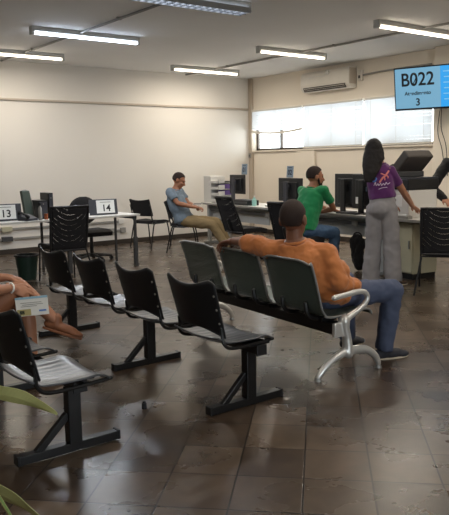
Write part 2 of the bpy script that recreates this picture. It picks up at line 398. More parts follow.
fixture(3.25, 4.81, 10.42, 'fluorescent light cut by left picture edge, near the plain wall', M['warm'], 1)
fixture(6.92, 8.36, 10.52, 'fluorescent light nearest the room corner, left of the air conditioner', M['warm'], 1)
fixture(6.94, 8.32, 8.22, 'fluorescent light just in front of and above the air conditioner', M['warm'], 1)
fixture(6.93, 8.40, 5.94, 'fluorescent light at top right above the hanging screen', M['warm'], 1)
for x0_, y_, l_ in ((3.6, 3.7, 'added unseen fluorescent light over the steel bench, above the picture'), (7.0, 3.7, 'added unseen fluorescent light right of the bench, above the picture'), (.3, 3.7, 'added unseen fluorescent light over the left seat row, above the picture'), (3.6, 1.2, 'added unseen fluorescent light nearest the entrance, above the picture')):
    fixture(x0_, x0_ + 1.42, y_, l_, M['warm'], 1)  # lamps out of view, added as fill for the near half of the hall
fixture(3.60, 5.02, 6.15, 'louvred fluorescent light at the very top edge of the picture', M['dim'], 2, True)
def conduit(x, y0, y1, label):
    o = thing('ceiling_conduit', label, 'conduit', (x, y0, ZC - .02))
    MB().tube([(0, 0, 0), (0, y1 - y0, 0)], .016, 8).build('pipe', M['duct'], o, smooth='auto')
    for k in range(4): 
        y = (y1 - y0) * (k + .5) / 4; MB().box(-.028, .028, y - .012, y + .012, -.012, .02).build('clip', M['duct'], o)
conduit(4.2, 1.0, 11.4, 'thin conduit on the ceiling joining the left-hand lights')
conduit(7.8, 1.0, 11.4, 'thin conduit on the ceiling joining the right-hand lights')

# ------------------------------------------------------------------ air conditioner
ac = thing('air_conditioner', 'cream split air conditioner on the wall above the window', 'air conditioner', (XW, 9.14, 2.73))
prof = [(0, 0), (-.17, .0), (-.215, .05), (-.225, .12), (-.215, .30), (-.18, .35), (0, .37)]
MB().prism([(a, -.60, b) for a, b in prof], (0, 1.20, 0)).build('body', M['acw'], ac, bevel=.012)
MB().obox((-.205, 0, .038), (0, .52, 0), (.018, 0, -.035), (.008, 0, .005)).build('air_slot', M['acd'], ac)
fl = MB()
for k in range(3): fl.obox((-.215 + .018 * k, 0, .050 - .028 * k), (0, .50, 0), (.012, 0, -.003), (.001, 0, .003))
fl.build('flap', M['acw'], ac)
sc = MB(); sc.tube(cat_rom([(-.231, .40, .235), (-.232, .2, .25), (-.232, 0, .24), (-.231, -.08, .29)]), .005, 6).build('scratch_mark', M['white'], ac)
MB().box(-.236, -.2, -.12, -.06, .26, .33).build('badge', M['white'], ac, bevel=.003)
MB().box(-.20, -.03, -.602, -.598, .06, .33).build('end_panel', M['ledge'], ac)
bx = thing('junction_box', 'small wall box just right of the air conditioner', 'box', (XW, 8.44, 2.92))
MB().box(-.06, 0, -.05, .05, -.09, .09).build('case', M['acw'], bx, bevel=.006)
MB().box(-.066, -.058, -.02, .02, -.05, .0).build('socket', M['acd'], bx)
pp = thing('wall_conduit', 'thin grey conduit along the wall towards the hanging screen', 'conduit', (XW - .02, 8.43, 2.92))
MB().tube(cat_rom([(0, 0, 0), (0, -.5, .02), (0, -1.45, .02)]), .016, 8).build('pipe', M['duct'], pp, smooth=True)
sw = thing('wall_switch', 'small switch on the corner duct left of the window', 'switch', (XW - .06, 11.43, 1.6))
MB().box(-.02, 0, -.03, .03, -.05, .05).build('plate', M['duct'], sw, bevel=.004); MB().box(-.026, -.018, -.01, .01, -.02, .02).build('rocker', M['dgrey'], sw)

# ------------------------------------------------------------------ hanging screen
def screen():
    TL = V((8.67, 7.10, 2.83)); right = V((.32, -.946, 0)).normalized(); nrm0 = V((-.946, -.32, 0)); ti = math.radians(9)
    nrm = (nrm0 * math.cos(ti) - V((0, 0, 1)) * math.sin(ti)).normalized(); up = right.cross(nrm) * -1
    up = nrm.cross(right); up = up if up.z > 0 else -up
    W, Hh = 1.12, .635
    c = TL + right * W / 2 - up * Hh / 2
    o = thing('television', 'queue screen hung at top right showing B022 on pale blue', 'screen', c)
    z = V((0, 0, 0))
    MB().obox(-nrm * .03, right * W / 2, up * Hh / 2, nrm * .03).build('casing', M['bezel'], o, bevel=.006)
    def pan(name, x0, x1, y0, y1, m, off=.003): 
        return MB().obox(right * (x0 + x1) / 2 + up * (y0 + y1) / 2 + nrm * (off - .001), right * (x1 - x0) / 2, up * (y1 - y0) / 2, nrm * .0015).build(name, m, o)
    e = .018; xs = -W / 2 + .86 * .80
    xs = -W / 2 + e + .83 * .83
    pan('call_panel', -W / 2 + e, xs, -Hh / 2 + e + .01, Hh / 2 - e, M['scr1'])
    pan('list_panel', xs, W / 2 - e, -Hh / 2 + e + .01, Hh / 2 - e, M['scr2'])
    cx = (-W / 2 + e + xs) / 2
    text('ticket_number', 'B022', .27, M['scrk'], o, right * cx + up * .125 + nrm * .004, right, up, .0015, sx=.92, bold=.004)
    MB().obox(right * (cx - .035) + up * .125 + nrm * .005, (right * .8 + up * 1.5).normalized() * .065, (right * 1.5 - up * .8).normalized() * .007, nrm * .0008).build('zero_slash', M['scrk'], o)
    text('call_word', 'Atendimento', .075, M['scrk'], o, right * cx + up * -.07 + nrm * .004, right, up, .0015, sx=1.0, bold=.002)
    text('counter_number', '3', .15, M['scrk'], o, right * (cx) + up * -.205 + nrm * .004, right, up, .0015, bold=.003)
    b = MB()
    for k in range(6):
        yy = .22 - k * .08; b.obox(right * (xs + .09 + .01 * (k % 2)) + up * yy + nrm * .004, right * .05, up * .008, nrm * .001)
    b.build('list_lines', M['scrw'], o)
    br = MB(); back = -nrm * .055; wallp = V((XW - .14, 6.55, 2.55)) - c
    br.tube([back, back - nrm * .12, V((wallp.x, wallp.y, 0))], .022, 8); br.obox(V((wallp.x - .01, wallp.y, 0)), (0.012, 0, 0), (0, .06, 0), (0, 0, .12))
    br.obox(back, right * .12, up * .1, nrm * .012)
    br.build('wall_bracket', M['blackm'], o)
screen()
cb = thing('hanging_cables', 'thin dark cables hanging down the wall below the screen', 'cable', (XW - .16, 6.7, 1.6))
MB().tube(cat_rom([(0, -.02, .75), (-.01, .03, .3), (0, -.05, 0), (.0, -.12, -.4)]), .006, 6).build('cable', M['ink'], cb)
MB().tube(cat_rom([(0, -.03, .75), (-.01, -.03, .35), (0, -.12, .05), (0, -.16, -.4)]), .006, 6).build('cable', M['ink'], cb)

# ------------------------------------------------------------------ left desks
def desk(label, W, D, loc, rz, group, top='white', panel=False, rail=False, legs=(1, 1), zt=.75):
    """top front edge along local +x from 0..W, depth along +y"""
    o = thing('desk', label, 'desk', loc, rz, group)
    MB().box(0, W, 0, D, zt - .028, zt).build('desktop', M[top], o, bevel=.004)
    for i, x in enumerate((.05, W - .09)):
        if legs[i]:
            lg = MB().box(x + .008, x + .042, .03, .065, .4, zt - .028).box(x, x + .05, .02, .075, .0, .42).box(x + .003, x + .047, .03, D - .1, zt - .07, zt - .028).build('leg', M['dgrey'], o, bevel=.003)
            MB().box(x + .01, x + .04, D - .1, D - .07, 0, zt - .03).build('rear_post', M['dgrey'], lg, bevel=.003)
    if panel: MB().box(.12, W - .12, D * .35, D * .35 + .018, zt - panel, zt - .03).build('modesty_panel', M['grey'], o)
    if rail: MB().box(.12, W - .12, D * .35 - .05, D * .35, zt - .16, zt - .12).build('cable_tray', M['dgrey'], o)
    return o
desk('white desk carrying the 13 board, cut by left picture edge', 1.62, .72, (2.34, 8.74, 0), 0, 'desks along the plain wall')
desk('white desk carrying the 14 board and ending near the visitor chair', 1.17, .72, (3.97, 8.76, 0), 0, 'desks along the plain wall')
# wall rails with sockets seen beneath the desks
for z, nm in ((.42, 'upper'), (.255, 'lower')):
    r = thing('wall_duct', '%s pale cable duct running low along the plain wall' % nm, 'cable duct', (3.0, YW, z), 0)
    MB().box(0, 3.28, -.035, 0, -.017, .017).build('channel', M['duct'], r, bevel=.003)
    for x in ((3.30,) if z > .4 else (3.12, 3.34)): MB().box(x - .05, x + .05, -.055, 0, -.045, .045).build('socket_box', M['white'] if z > .4 else M['duct'], r, bevel=.005)
    for x in ((1.15,)): MB().box(x - .09, x + .09, -.06, 0, -.04, .04).build('socket_box', M['cream'] if z > .4 else M['dgrey'], r, bevel=.005)

def board(x, y, num, label, w=.42, h=.22, k=.03):
    o = thing('sign_board', label, 'sign', (x, y, .752), -.12)
    t = math.radians(10); up = V((0, math.sin(t), math.cos(t))); n = V((0, -math.cos(t), math.sin(t))); r = V((1, 0, 0))
    MB().obox(up * (h / 2 + .004), r * w / 2, up * h / 2, n * .010).build('board', M['sgrey'], o, bevel=.004)
    MB().obox(up * (h / 2 + .007) + n * .0115 + r * k, r * .135, up * .092, n * .001).build('paper', M['paper'], o)
    text('number', num, .135, M['ink'], o, up * (h * .42) + n * .013 + r * (k + .008), r, up, .001, bold=.002)
    MB().obox(up * (h * .82) + n * .0128 + r * k, r * .08, up * .004, n * .0006).build('heading_line', M['duct'], o)
    MB().add([(-.06, .03, 0), (.06, .03, 0), (.06, .13, 0), (-.06, .13, 0), (-.06, .035, .16), (.06, .035, .16)], [(0, 3, 2, 1), (0, 1, 5, 4), (1, 2, 5), (0, 4, 3), (2, 3, 4, 5)]).build('prop', M['sgrey'], o)
board(3.24, 8.95, '13', 'dark board with white paper reading 13 on the left desk', k=.0)
board(4.66, 8.95, '14', 'dark board with white paper reading 14 on the desk')

tm = thing('desk_device', 'grey green framed device standing behind the 13 board', 'device', (3.60, 9.12, .75), .1)
MB().obox((0, 0, .19), (.06, 0, 0), (0, .03, .0), (0, .05, .19)).build('body', M['dev'], tm, bevel=.01)
MB().tube([(-.06, .05, .37), (.02, .06, .385), (.065, .055, .37), (.105, -.02, .05)], .010, 8).build('rim', M['duct'], tm, smooth=True)
MB().box(-.11, .13, -.09, .09, 0, .03).build('base', M['black'], tm, bevel=.006)
ph = thing('desk_telephone', 'dark telephone lying on the left desk beside the 13 board', 'telephone', (3.50, 8.86, .75), .2)
MB().add([(-.09, -.1, 0), (.09, -.1, 0), (.09, .1, 0), (-.09, .1, 0), (-.09, -.1, .03), (.09, -.1, .03), (.09, .1, .08), (-.09, .1, .08)], [(3, 2, 1, 0), (4, 5, 6, 7), (0, 1, 5, 4), (1, 2, 6, 5), (2, 3, 7, 6), (3, 0, 4, 7)]).build('body', M['sgrey'], ph, bevel=.006)
MB().tube(cat_rom([(-.06, -.1, .055), (-.065, -.06, .075), (-.065, .06, .105), (-.06, .1, .09)]), [.026] * 6 + [.017] * 7 + [.026] * 6, 8, True).build('handset', M['black'], ph, smooth=True)
oc = thing('orange_cup', 'small orange plastic cup beside the dark computer tower', 'cup', (3.745, 8.84, .75))
MB().tube([(0, 0, 0), (0, 0, .07)], [.022, .028], 14).build('cup_body', M['otan'], oc, smooth='auto')
MB().tube([(0, 0, .07), (0, 0, .075)], [.030, .030], 14).build('rim', M['otan'], oc)
wb = thing('white_bottle', 'small pale bottle with dark cap near the computer tower', 'bottle', (3.665, 8.84, .75))
MB().tube([(0, 0, 0), (0, 0, .15), (0, 0, .175), (0, 0, .19)], [.026, .026, .012, .012], 14).build('bottle_body', M['duct'], wb, smooth='auto')
MB().tube([(0, 0, .188), (0, 0, .225)], [.016, .014], 12).build('cap', M['ink'], wb)
def tower(loc, w, d, h, label, rz=0):
    o = thing('computer_tower', label, 'computer', loc, rz)
    MB().box(-w / 2, w / 2, -d / 2, d / 2, 0, h).build('case', M['black'], o, bevel=.006)
    MB().box(-w / 2 + .01, w / 2 - .01, -d / 2 - .006, -d / 2 + .002, .02, h - .02).build('front_panel', M['sgrey'], o, bevel=.003)
    MB().tube([(0, -d / 2 - .01, h * .8), (0, -d / 2, h * .8)], .008, 8).build('power_button', M['duct'], o)
tower((3.76, 9.10, .75), .13, .30, .25, 'wider dark computer tower standing on the left desk')
tower((3.875, 9.10, .75), .07, .28, .345, 'slim taller dark computer tower standing on the left desk')
bn = thing('waste_bin', 'dark green waste bin on the floor under the left desk', 'bin', (3.40, 8.72, 0))
b = MB(); rr = [(.0, .11), (.30, .145), (.30, .155), (.32, .155), (.32, .138), (.02, .1)]
b.loft([[(q * math.cos(2 * PI * k / 20), q * math.sin(2 * PI * k / 20), z) for k in range(20)] for z, q in rr]); b.build('bucket', M['green'], bn, smooth='auto')
MB().loft([[(q * math.cos(2 * PI * k / 20), q * math.sin(2 * PI * k / 20), z) for k in range(20)] for z, q in ((.30, .16), (.325, .16), (.325, .135), (.30, .135))], True).build('rim', M['black'], bn, smooth='auto')

# ------------------------------------------------------------------ counter desks (clerks sit beyond)
CO = V((7.40, 10.25, 0)); CD = V((-.122, -.9925, 0)); CT = V((.9925, -.122, 0)); CRZ = math.atan2(CD.y, CD.x)
def cw(s, t, z=.75): return CO + CD * s + CT * t + V((0, 0, z))
def counter(s0, W, label, **k):
    # local x runs along CD, local y must run along CT (left-handed order handled by negative depth)
    D = .68; o = thing('counter_desk', label, 'desk', cw(s0, 0, 0), CRZ, 'desks of the service counter'); zt = .75
    MB().box(0, W, 0, D, zt - .03, zt).build('desktop', M['white'], o, bevel=.004)
    MB().box(0, W, -.002, .014, zt - .032, zt - .001).build('edge_strip', M['duct'], o)
    for x in (.03, W - .09):
        lg = MB().box(x, x + .06, .10, .16, .04, zt - .03).box(x, x + .06, D - .16, D - .10, .04, zt - .03).box(x + .01, x + .05, .16, D - .16, .3, zt - .03).build('leg', M['grey'], o, bevel=.003)
        MB().box(x - .005, x + .065, .02, D - .02, 0, .045).build('foot', M['grey'], lg, bevel=.006)
    W2 = k.get('cut', W - .1)
    MB().box(.1, W2, .18, .198, zt - .30, zt - .03).build('modesty_panel', M['grey'], o)
    tr = MB().box(.1, W2, .12, .18, zt - .145, zt - .10).build('cable_tray', M['dgrey'], o, bevel=.004)
    MB().box(W * .72, W * .72 + .1, .10, .121, zt - .16, zt - .09).build('socket', M['duct'], tr)
    return o
# x along CD and z up puts y along z cross x = CT
counter(-.2, 2.72, 'white counter desk at far end under the file organiser', cut=1.95)
counter(2.56, 1.78, 'white counter desk in front of the man in green')
counter(4.36, 1.75, 'white counter desk under the printer at right', cut=.16)
def drawer_unit(s, t, label):
    o = thing('drawer_unit', label, 'drawer unit', cw(s, t, 0), CRZ)
    w, d, h = .42, .46, .70
    MB().box(0, w, 0.02, d, .05, h).build('carcass', M['grey'], o, bevel=.004)
    for k in range(3):
        z = .07 + k * .21; dr = MB().box(.01, w - .01, -.0, .02, z, z + .2).build('drawer', M['white'], o, bevel=.004)
        MB().box(.12, w - .12, -.02, 0, z + .14, z + .155).build('handle', M['dgrey'], dr)
    for x in (.05, w - .05):
        for y in (.06, d - .05): MB().tube([(x - .012, y, .025), (x + .012, y, .025)], .025, 10).build('caster', M['black'], o)
drawer_unit(1.98, .215, 'white three drawer unit under the far counter desk')
cab = thing('cream_cabinet', 'cream metal cabinet with dark plinth under the printer desk', 'cabinet', cw(4.60, .10, 0), CRZ)
MB().box(0, .36, .02, .42, .07, .69).build('body', M['cream'], cab, bevel=.006)
cd = MB().box(.01, .35, 0, .02, .085, .68).build('door', M['cream'], cab, bevel=.004)
MB().box(.30, .315, -.018, 0, .38, .48).build('handle', M['alu'], cd)
MB().box(.015, .345, .03, .41, 0, .07).build('plinth', M['blackm'], cab)

def monitor(s, t, label, w=.52, h=.31, lift=.12, rz=0, neck='sgrey', group=None):
    """screen turned to the clerk: its back (local -y) faces the hall"""
    o = thing('monitor', label, 'monitor', cw(s, t), CRZ + rz, group)
    MB().box(-w / 2, w / 2, 0, .022, lift, lift + h).build('panel', M['black'], o, bevel=.006)
    MB().box(-w * .33, w * .33, -.03, .001, lift + .05, lift + h - .06).build('back_housing', M['blackp'], o, bevel=.012)
    MB().box(-w / 2 + .012, w / 2 - .012, .0215, .0235, lift + .015, lift + h - .012).build('screen', M['bezel'], o)
    MB().box(-.045, .045, -.10, -.065, .012, lift + h * .85).box(-.03, .03, -.07, -.028, lift + h * .5, lift + h * .7).build('stand_neck', M[neck], o, bevel=.006)
    MB().box(-.13, .13, -.15, .07, 0, .014).build('stand_base', M['black'], o, bevel=.005)
    return o
monitor(.62, .27, 'black monitor beside the white file organiser', .50, .33, .17)
monitor(2.22, .25, 'black monitor with blue plaque, left of the man in green', .62, .36, .10)
mc = monitor(3.52, .30, 'large black monitor between the man in green and the woman', .56, .47, .06, neck='black')
MB().box(-.10, .0, -.032, -.028, .42, .45).build('maker_label', M['duct'], mc)
m2 = monitor(3.94, .26, 'black monitor with white stickers half hidden behind the woman', .56, .46, .06, neck='black')
MB().box(-.06, .05, -.032, -.028, .30, .36).build('white_sticker', M['plaque'], m2)
MB().box(-.17, -.02, -.032, -.028, .13, .22).build('white_sticker', M['paper'], m2)
def plaque(s, t, z, num, label):
    o = thing('counter_plaque', label, 'sign', cw(s, t, z), CRZ, None); r = V((1, 0, 0)); u = V((0, .08, 1)).normalized(); n = V((0, -1, .08)).normalized()
    MB().obox(u * .092, r * .085, u * .09, n * .004).build('plate', M['plaque'], o, bevel=.002)
    text('number', num, .11, M['plink'], o, u * .08 + n * .0045, r, u, .001, bold=.004)
    MB().obox(u * .155 + n * .0045, r * .05, u * .005, n * .0008).build('heading_line', M['plink'], o)
    MB().box(-.03, .03, -.006, .006, 0, .012).build('clip', M['duct'], o)
plaque(2.20, .262, 1.212, '02', 'blue grey plaque reading 02 on top of a monitor')
plaque(.84, .282, 1.252, '01', 'blue grey plaque on top of the far monitor by the organiser')

og = thing('file_organiser', 'white upright file organiser with purple folders on the far counter', 'organiser', cw(-.02, .24), CRZ)
MB().box(-.24, -.225, -.15, .15, 0, .48).box(.005, .02, -.15, .15, 0, .46).box(-.24, .02, .135, .15, 0, .46).build('case', M['white'], og, bevel=.003)
MB().box(-.225, .005, -.15, .135, 0, .475).build('box_file', M['white'], og, bevel=.003)
dr = MB()
for k in range(4): dr.box(.02, .30, -.15, .15, .02 + k * .11, .03 + k * .11)
dr.box(.02, .03, -.15, .15, 0, .37)
for k in range(4): dr.box(.02, .30, -.15, -.14, .03 + k * .11, .065 + k * .11).box(.29, .30, -.15, -.02, .03 + k * .11, .10 + k * .11)
dr.box(.02, .30, .14, .15, 0, .37).build('tray_rack', M['white'], og, bevel=.002)
for k, mm in enumerate(('white', 'lilac', 'lilac', 'black')):
    MB().box(.06, .298, -.015, .135, .03 + k * .11, .115 + k * .11 - (.06 if k == 3 else 0)).build('folders', M[mm], og, bevel=.003)
hb = thing('gel_bottle', 'aqua hand gel bottle on the far counter', 'bottle', cw(1.40, .12))
MB().tube([(0, 0, 0), (0, 0, .10), (0, 0, .125), (0, 0, .14)], [.038, .038, .018, .016], 16).build('bottle_body', M['aqua'], hb, smooth='auto')
MB().tube([(0, 0, .14), (0, 0, .165)], .007, 8).tube([(0, 0, .165), (0, -.035, .16)], .006, 8).build('pump', M['paper'], hb)
kb = thing('keypad_box', 'low dark printer box on the far counter beside the gel bottle', 'device', cw(1.08, .16), CRZ)
MB().box(-.22, .22, -.12, .12, 0, .085).build('case', M['black'], kb, bevel=.01); MB().box(-.22, .22, -.121, -.118, .035, .06).build('paper_slot', M['dgrey'], kb)
MB().box(-.2, .2, -.09, .09, .085, .092).build('lid', M['sgrey'], kb)
tp = thing('crumpled_paper', 'crumpled white paper lying on the far counter edge', 'paper', cw(1.80, .16, .756))
t_ = MB().ell((0, 0, .022), (.10, .07, .024)); t_.ell((.09, .03, .018), (.07, .06, .02)); t_.fuse('paper_ball', M['paper'], tp, .007, 2, disp=[(.04, .03)])
mo = thing('computer_mouse', 'dark rounded device behind the gel bottle on the counter', 'device', cw(1.62, .30, .756), CRZ)
MB().ell((0, 0, .03), (.10, .06, .035)).build('shell', M['black'], mo, smooth=True); MB().box(-.01, .01, -.02, .02, .058, .066).build('wheel', M['dgrey'], mo)
pl = thing('paper_sheets', 'small stack of white papers by the forearm of the man in green', 'paper', cw(3.30, .14), CRZ)
for k in range(4): MB().obox((0, 0, .002 + .0035 * k), (.10, .02 * (k - 1.5), 0), (-.02 * (k - 1.5), .14, 0), (0, 0, .0016)).build('sheet', M['paper'], pl)
k2 = thing('computer_keyboard', 'black keyboard lying on the counter in front of the big monitor', 'keyboard', cw(3.82, .035), CRZ)
MB().box(-.21, .21, -.02, .06, 0, .02).build('case', M['black'], k2, bevel=.004)
kk = MB()
for i in range(14):
    for j in range(3): kk.box(-.195 + i * .028, -.173 + i * .028, -.012 + j * .023, .006 + j * .023, .02, .026)
kk.build('keys', M['sgrey'], k2); 
bg = thing('shoulder_bag', 'black cloth bag leaning under the counter beside the woman in purple', 'bag', cw(3.98, .09, 0), CRZ)
f = MB(); f.ell((0, 0, .24), (.12, .055, .22)); f.ell((.02, 0, .13), (.10, .06, .13)); f.ell((-.01, 0, .36), (.15, .05, .13)); f.fuse('bag_body', M['blackc'], bg, .012, 3, disp=[(.07, .03)])
MB().tube(cat_rom([(-.10, 0, .42), (-.07, 0, .49), (0, 0, .51), (.06, 0, .49), (.09, 0, .42)]), .010, 8).build('strap', M['blackc'], bg, smooth=True)

# printer
pr = thing('printer', 'large black and white office printer with its lid raised', 'printer', cw(4.62, .34), CRZ)
MB().box(-.16, .26, -.24, .24, .0, .34).build('paper_cabinet', M['white'], pr, bevel=.006)
MB().box(-.30, -.165, -.22, .22, .0, .30).build('side_tray', M['dgrey'], pr, bevel=.006)
MB().box(-.33, .27, -.26, .26, .345, .47).build('scanner_body', M['black'], pr, bevel=.01)
MB().box(.07, .17, -.264, -.258, .385, .435).build('display', M['duct'], pr)
MB().box(-.33, .27, -.275, .25, .472, .492).build('glass_frame', M['sgrey'], pr, bevel=.005)
ld = MB(); a = math.radians(44); ca, sa = math.cos(a), math.sin(a)
# lid hinged so that its right end stands highest
lx = V((ca, 0, sa)); lz = V((-sa, 0, ca)); c0 = V((-.08, .0, .56))
ld.obox(c0 + lx * .20 + lz * -.02, lx * .145, V((0, .22, 0)), lz * .06); ld.build('lid', M['lidg'], pr, bevel=.02)
MB().obox(V((-.16, -.02, .60)), V((.12, 0, .05)), V((0, .20, 0)), V((-.006, 0, .014))).build('feeder_tray', M['lidg'], pr, bevel=.01)
MB().obox(V((-.12, -.02, .53)), V((.20, 0, .0)), V((0, .22, 0)), V((0, 0, .035))).build('feeder_base', M['dgrey'], pr, bevel=.01)
MB().box(-.02, .15, -.2425, -.2395, .14, .28).build('notice', M['paper'], pr)
MB().box(.04, .052, -.2440, -.242, .20, .23).build('notice_mark', M['ink'], pr)
ptray = thing('paper_tray', 'grey tray of papers on the desk edge under the woman\'s hand', 'tray', cw(4.80, .07), CRZ)
MB().box(-.16, .16, -.06, .02, 0, .035).build('tray', M['duct'], ptray, bevel=.004)
for k in range(3): MB().box(-.15 + .01 * k, .13 + .01 * k, -.055, .015, .035 + k * .006, .04 + k * .006).build('sheet', M['paper'], ptray)

# ------------------------------------------------------------------ plastic seat rows
def back_shell(u, v):
    y = (u - .5) * 2                       # -1..1 along the width
    wv = .222 + .016 * v
    z0 = .505 - .035 * abs(y) ** 2.2 + .018 * math.cos(y * PI / 2)
    z1 = .775 + .055 * y * y
    if abs(y) > .82: z1 -= .55 * (abs(y) - .82) ** 1.5
    z = z0 + (z1 - z0) * v
    x = .035 - (z - .45) * .26 + .045 * y * y
    return (x, y * wv, z)
def seat_shell(u, v):
    y = (u - .5) * 2; x = .02 + .42 * v
    wv = .225 - .02 * max(0, v - .8) / .2
    z = .432 + .018 * y * y - .014 * math.sin(PI * v) - .045 * max(0, v - .78) ** 2 / .05 + .03 * max(0, .15 - v) / .15
    if .12 < v < .86 and abs(y) < .8: z += .0013 * math.cos(y * 26) * min(1, (v - .12) * 8, (.86 - v) * 8)
    return (x, y * wv, z)
def seat_row(label, loc, rz, ys, posts, y0, y1):
    o = thing('seat_row', label, 'waiting seats', loc, rz, 'rows of black plastic waiting seats')
    MB().box(.30, .36, y0, y1, .335, .385).build('beam', M['beam'], o, bevel=.004)
    for s in (0, 1): MB().box(.292, .368, (y0, y1)[s] - .006, (y0, y1)[s] + .006, .328, .392).build('beam_cap', M['black'], o, bevel=.003)
    for p in posts:
        lg = MB().box(.295, .365, p - .03, p + .03, .04, .335).build('leg', M['blackm'], o, bevel=.004)
        MB().box(.035, .57, p - .026, p + .026, .0, .045).build('foot_bar', M['blackm'], lg, bevel=.004)
        for x in (.03, .575): MB().box(x - .008, x + .008, p - .029, p + .029, 0, .05).build('bar_cap', M['black'], lg, bevel=.003)
        MB().obox((.215, p, .115), (.085, 0, .08), (0, .016, 0), (-.012, 0, .013)).build('brace', M['blackm'], lg, bevel=.003)
        MB().box(.25, .41, p - .10, p + .10, .385, .397).build('plate', M['blackm'], lg)
    proto = None
    for k, y in enumerate(ys):
        if k == 0:
            st = MB().grid(lambda u, v: seat_shell(u, v), 48, 22, .009).build('seat', M['seatp'], o, smooth=True)
            bk = MB().grid(lambda u, v: back_shell(u, v), 26, 14, .010).build('backrest', M['blackp'], o, smooth=True)
            scw = []
            for s in (-1, 1):
                for v in (.25, .5, .75):
                    p = V(back_shell(.5 + s * .465, v)); scw.append(MB().tube([p + V((-.008, 0, 0)), p + V((.008, 0, 0))], .007, 8).build('screw', M['duct'], o))
            fm = MB()
            for s in (-1, 1):
                pts = cat_rom([(.45, s * .19, .402), (.30, s * .20, .398), (.12, s * .222, .405), (.060, s * .224, .44), (.055, s * .214, .49), (.050, s * .212, .53)], 5)
                fm.tube(pts, .0105, 8, True)
            fm.tube([(.30, -.20, .398), (.30, .20, .398)], .012, 8)
            fr = fm.build('seat_frame', M['blackm'], o, smooth='auto')
            proto = (st, bk, fr, *scw)
            for q in proto: q.location.y = y
        else:
            for q in proto:
                c = q.copy(); C.objects.link(c); c.parent = o; c.location.y = y
    return o
seat_row('row of four black plastic seats in the middle of the hall', (2.255, 0, 0), 0, (3.29, 3.94, 4.585, 5.22), (3.18, 4.33, 5.64), 3.06, 5.74)
seat_row('row of black plastic seats at left picture edge, under the seated woman', (1.115, 0, .012), 0, (3.19, 3.835, 4.48, 5.12), (3.20, 4.32, 5.40), 3.10, 5.5)

# ------------------------------------------------------------------ steel bench
def bench(label, loc, rz):
    o = thing('steel_bench', label, 'bench', loc, rz)     # local x forward, y along (0 near end .. L far end)
    L = 1.90
    MB().prism([(.13, 0, .285), (.20, 0, .285), (.215, 0, .365), (.115, 0, .365)], (0, L, 0)).build('beam', M['beam'], o, bevel=.004)
    prof = cat_rom([(.47, 0, .395), (.45, 0, .425), (.38, 0, .435), (.25, 0, .418), (.12, 0, .412), (.05, 0, .425), (.015, 0, .465), (-.005, 0, .53), (-.045, 0, .68), (-.085, 0, .795), (-.095, 0, .805)], 4)
    cur = len(prof) - 1
    def shell(u, v):
        i = v * cur; a = min(int(i), cur - 1); p = prof[a].lerp(prof[a + 1], i - a); y = (u - .5) * .53
        if v > .86: 
            k = (v - .86) / .14; y *= 1 - .06 * k ** 3
        return (p.x + .012 * (2 * u - 1) ** 2 * (1 if v > .5 else 0), y, p.z - (.02 * max(0, abs(2 * u - 1) - .7) / .3 if v > .9 else 0))
    proto = None
    for k in range(3):
        y = .285 + k * .615
        if proto is None:
            sh = MB().grid(shell, 16, 52, .004).build('seat_shell', M['perf'], o, smooth=True)
            rm = MB()
            edge = [shell(0, v / 60) for v in range(61)] + [shell(u / 10, 1) for u in range(1, 11)] + [shell(1, 1 - v / 60) for v in range(1, 61)]
            rm.tube(edge, .0085, 8, True); rr = rm.build('rim', M['alu'], o, smooth=True)
            bk = MB()
            for s in (-.13, .13):
                bk.tube(cat_rom([(.36, s, .405), (.18, s, .385), (.05, s, .395), (-.0, s, .44), (-.01, s, .50)]), .016, 8, True)
            bk.box(.10, .23, -.17, .17, .365, .39)
            br = bk.build('bracket', M['blackm'], o, smooth='auto')
            proto = (sh, rr, br)
            for q in proto: q.location.y = y
        else:
            for q in proto:
                c = q.copy(); C.objects.link(c); c.parent = o; c.location.y = y
    for yy in (0, L):
        e = MB(); n = V((.235, yy, .165))
        e.tube(cat_rom([(-.03, yy, .022), (.01, yy, .065), (.10, yy, .125), (.19, yy, .158), (.235, yy, .165), (.30, yy, .165), (.40, yy, .150), (.48, yy, .10), (.515, yy, .05), (.52, yy, .02)], 5), [.018 + .014 * math.sin(PI * i / 45) for i in range(46)], 10, True)
        e.tube([(.235, yy, .15), (.225, yy, .26), (.205, yy, .33), (.2, yy, .38)], [.04, .033, .034, .04], 12, True)
        e.obox((.17, yy, .325), (.065, 0, 0), (0, .014, 0), (0, 0, .05))
        leg = e.fuse('end_leg', M['chrome'], o, .007, 3)
        for fx in (-.03, .52): MB().tube([(fx, yy, 0), (fx, yy, .012), (fx, yy, .03)], [.026, .024, .011], 14).build('foot_pad', M['alu'], leg, smooth='auto')
        ar = MB()
        ar.tube(cat_rom([(.19, yy, .36), (.24, yy, .40), (.32, yy, .435), (.385, yy, .475), (.41, yy, .52), (.38, yy, .558), (.31, yy, .566), (.20, yy, .556), (.11, yy, .548)], 6), [.026 - .007 * min(1, i / 20) for i in range(49)], 10, True)
        ar.build('armrest', M['chrome'], o, smooth=True)
    return o
bench('grey perforated steel three seat bench with chrome arms, holding the man in orange', (3.245, 3.225, 0), math.radians(-5.0))

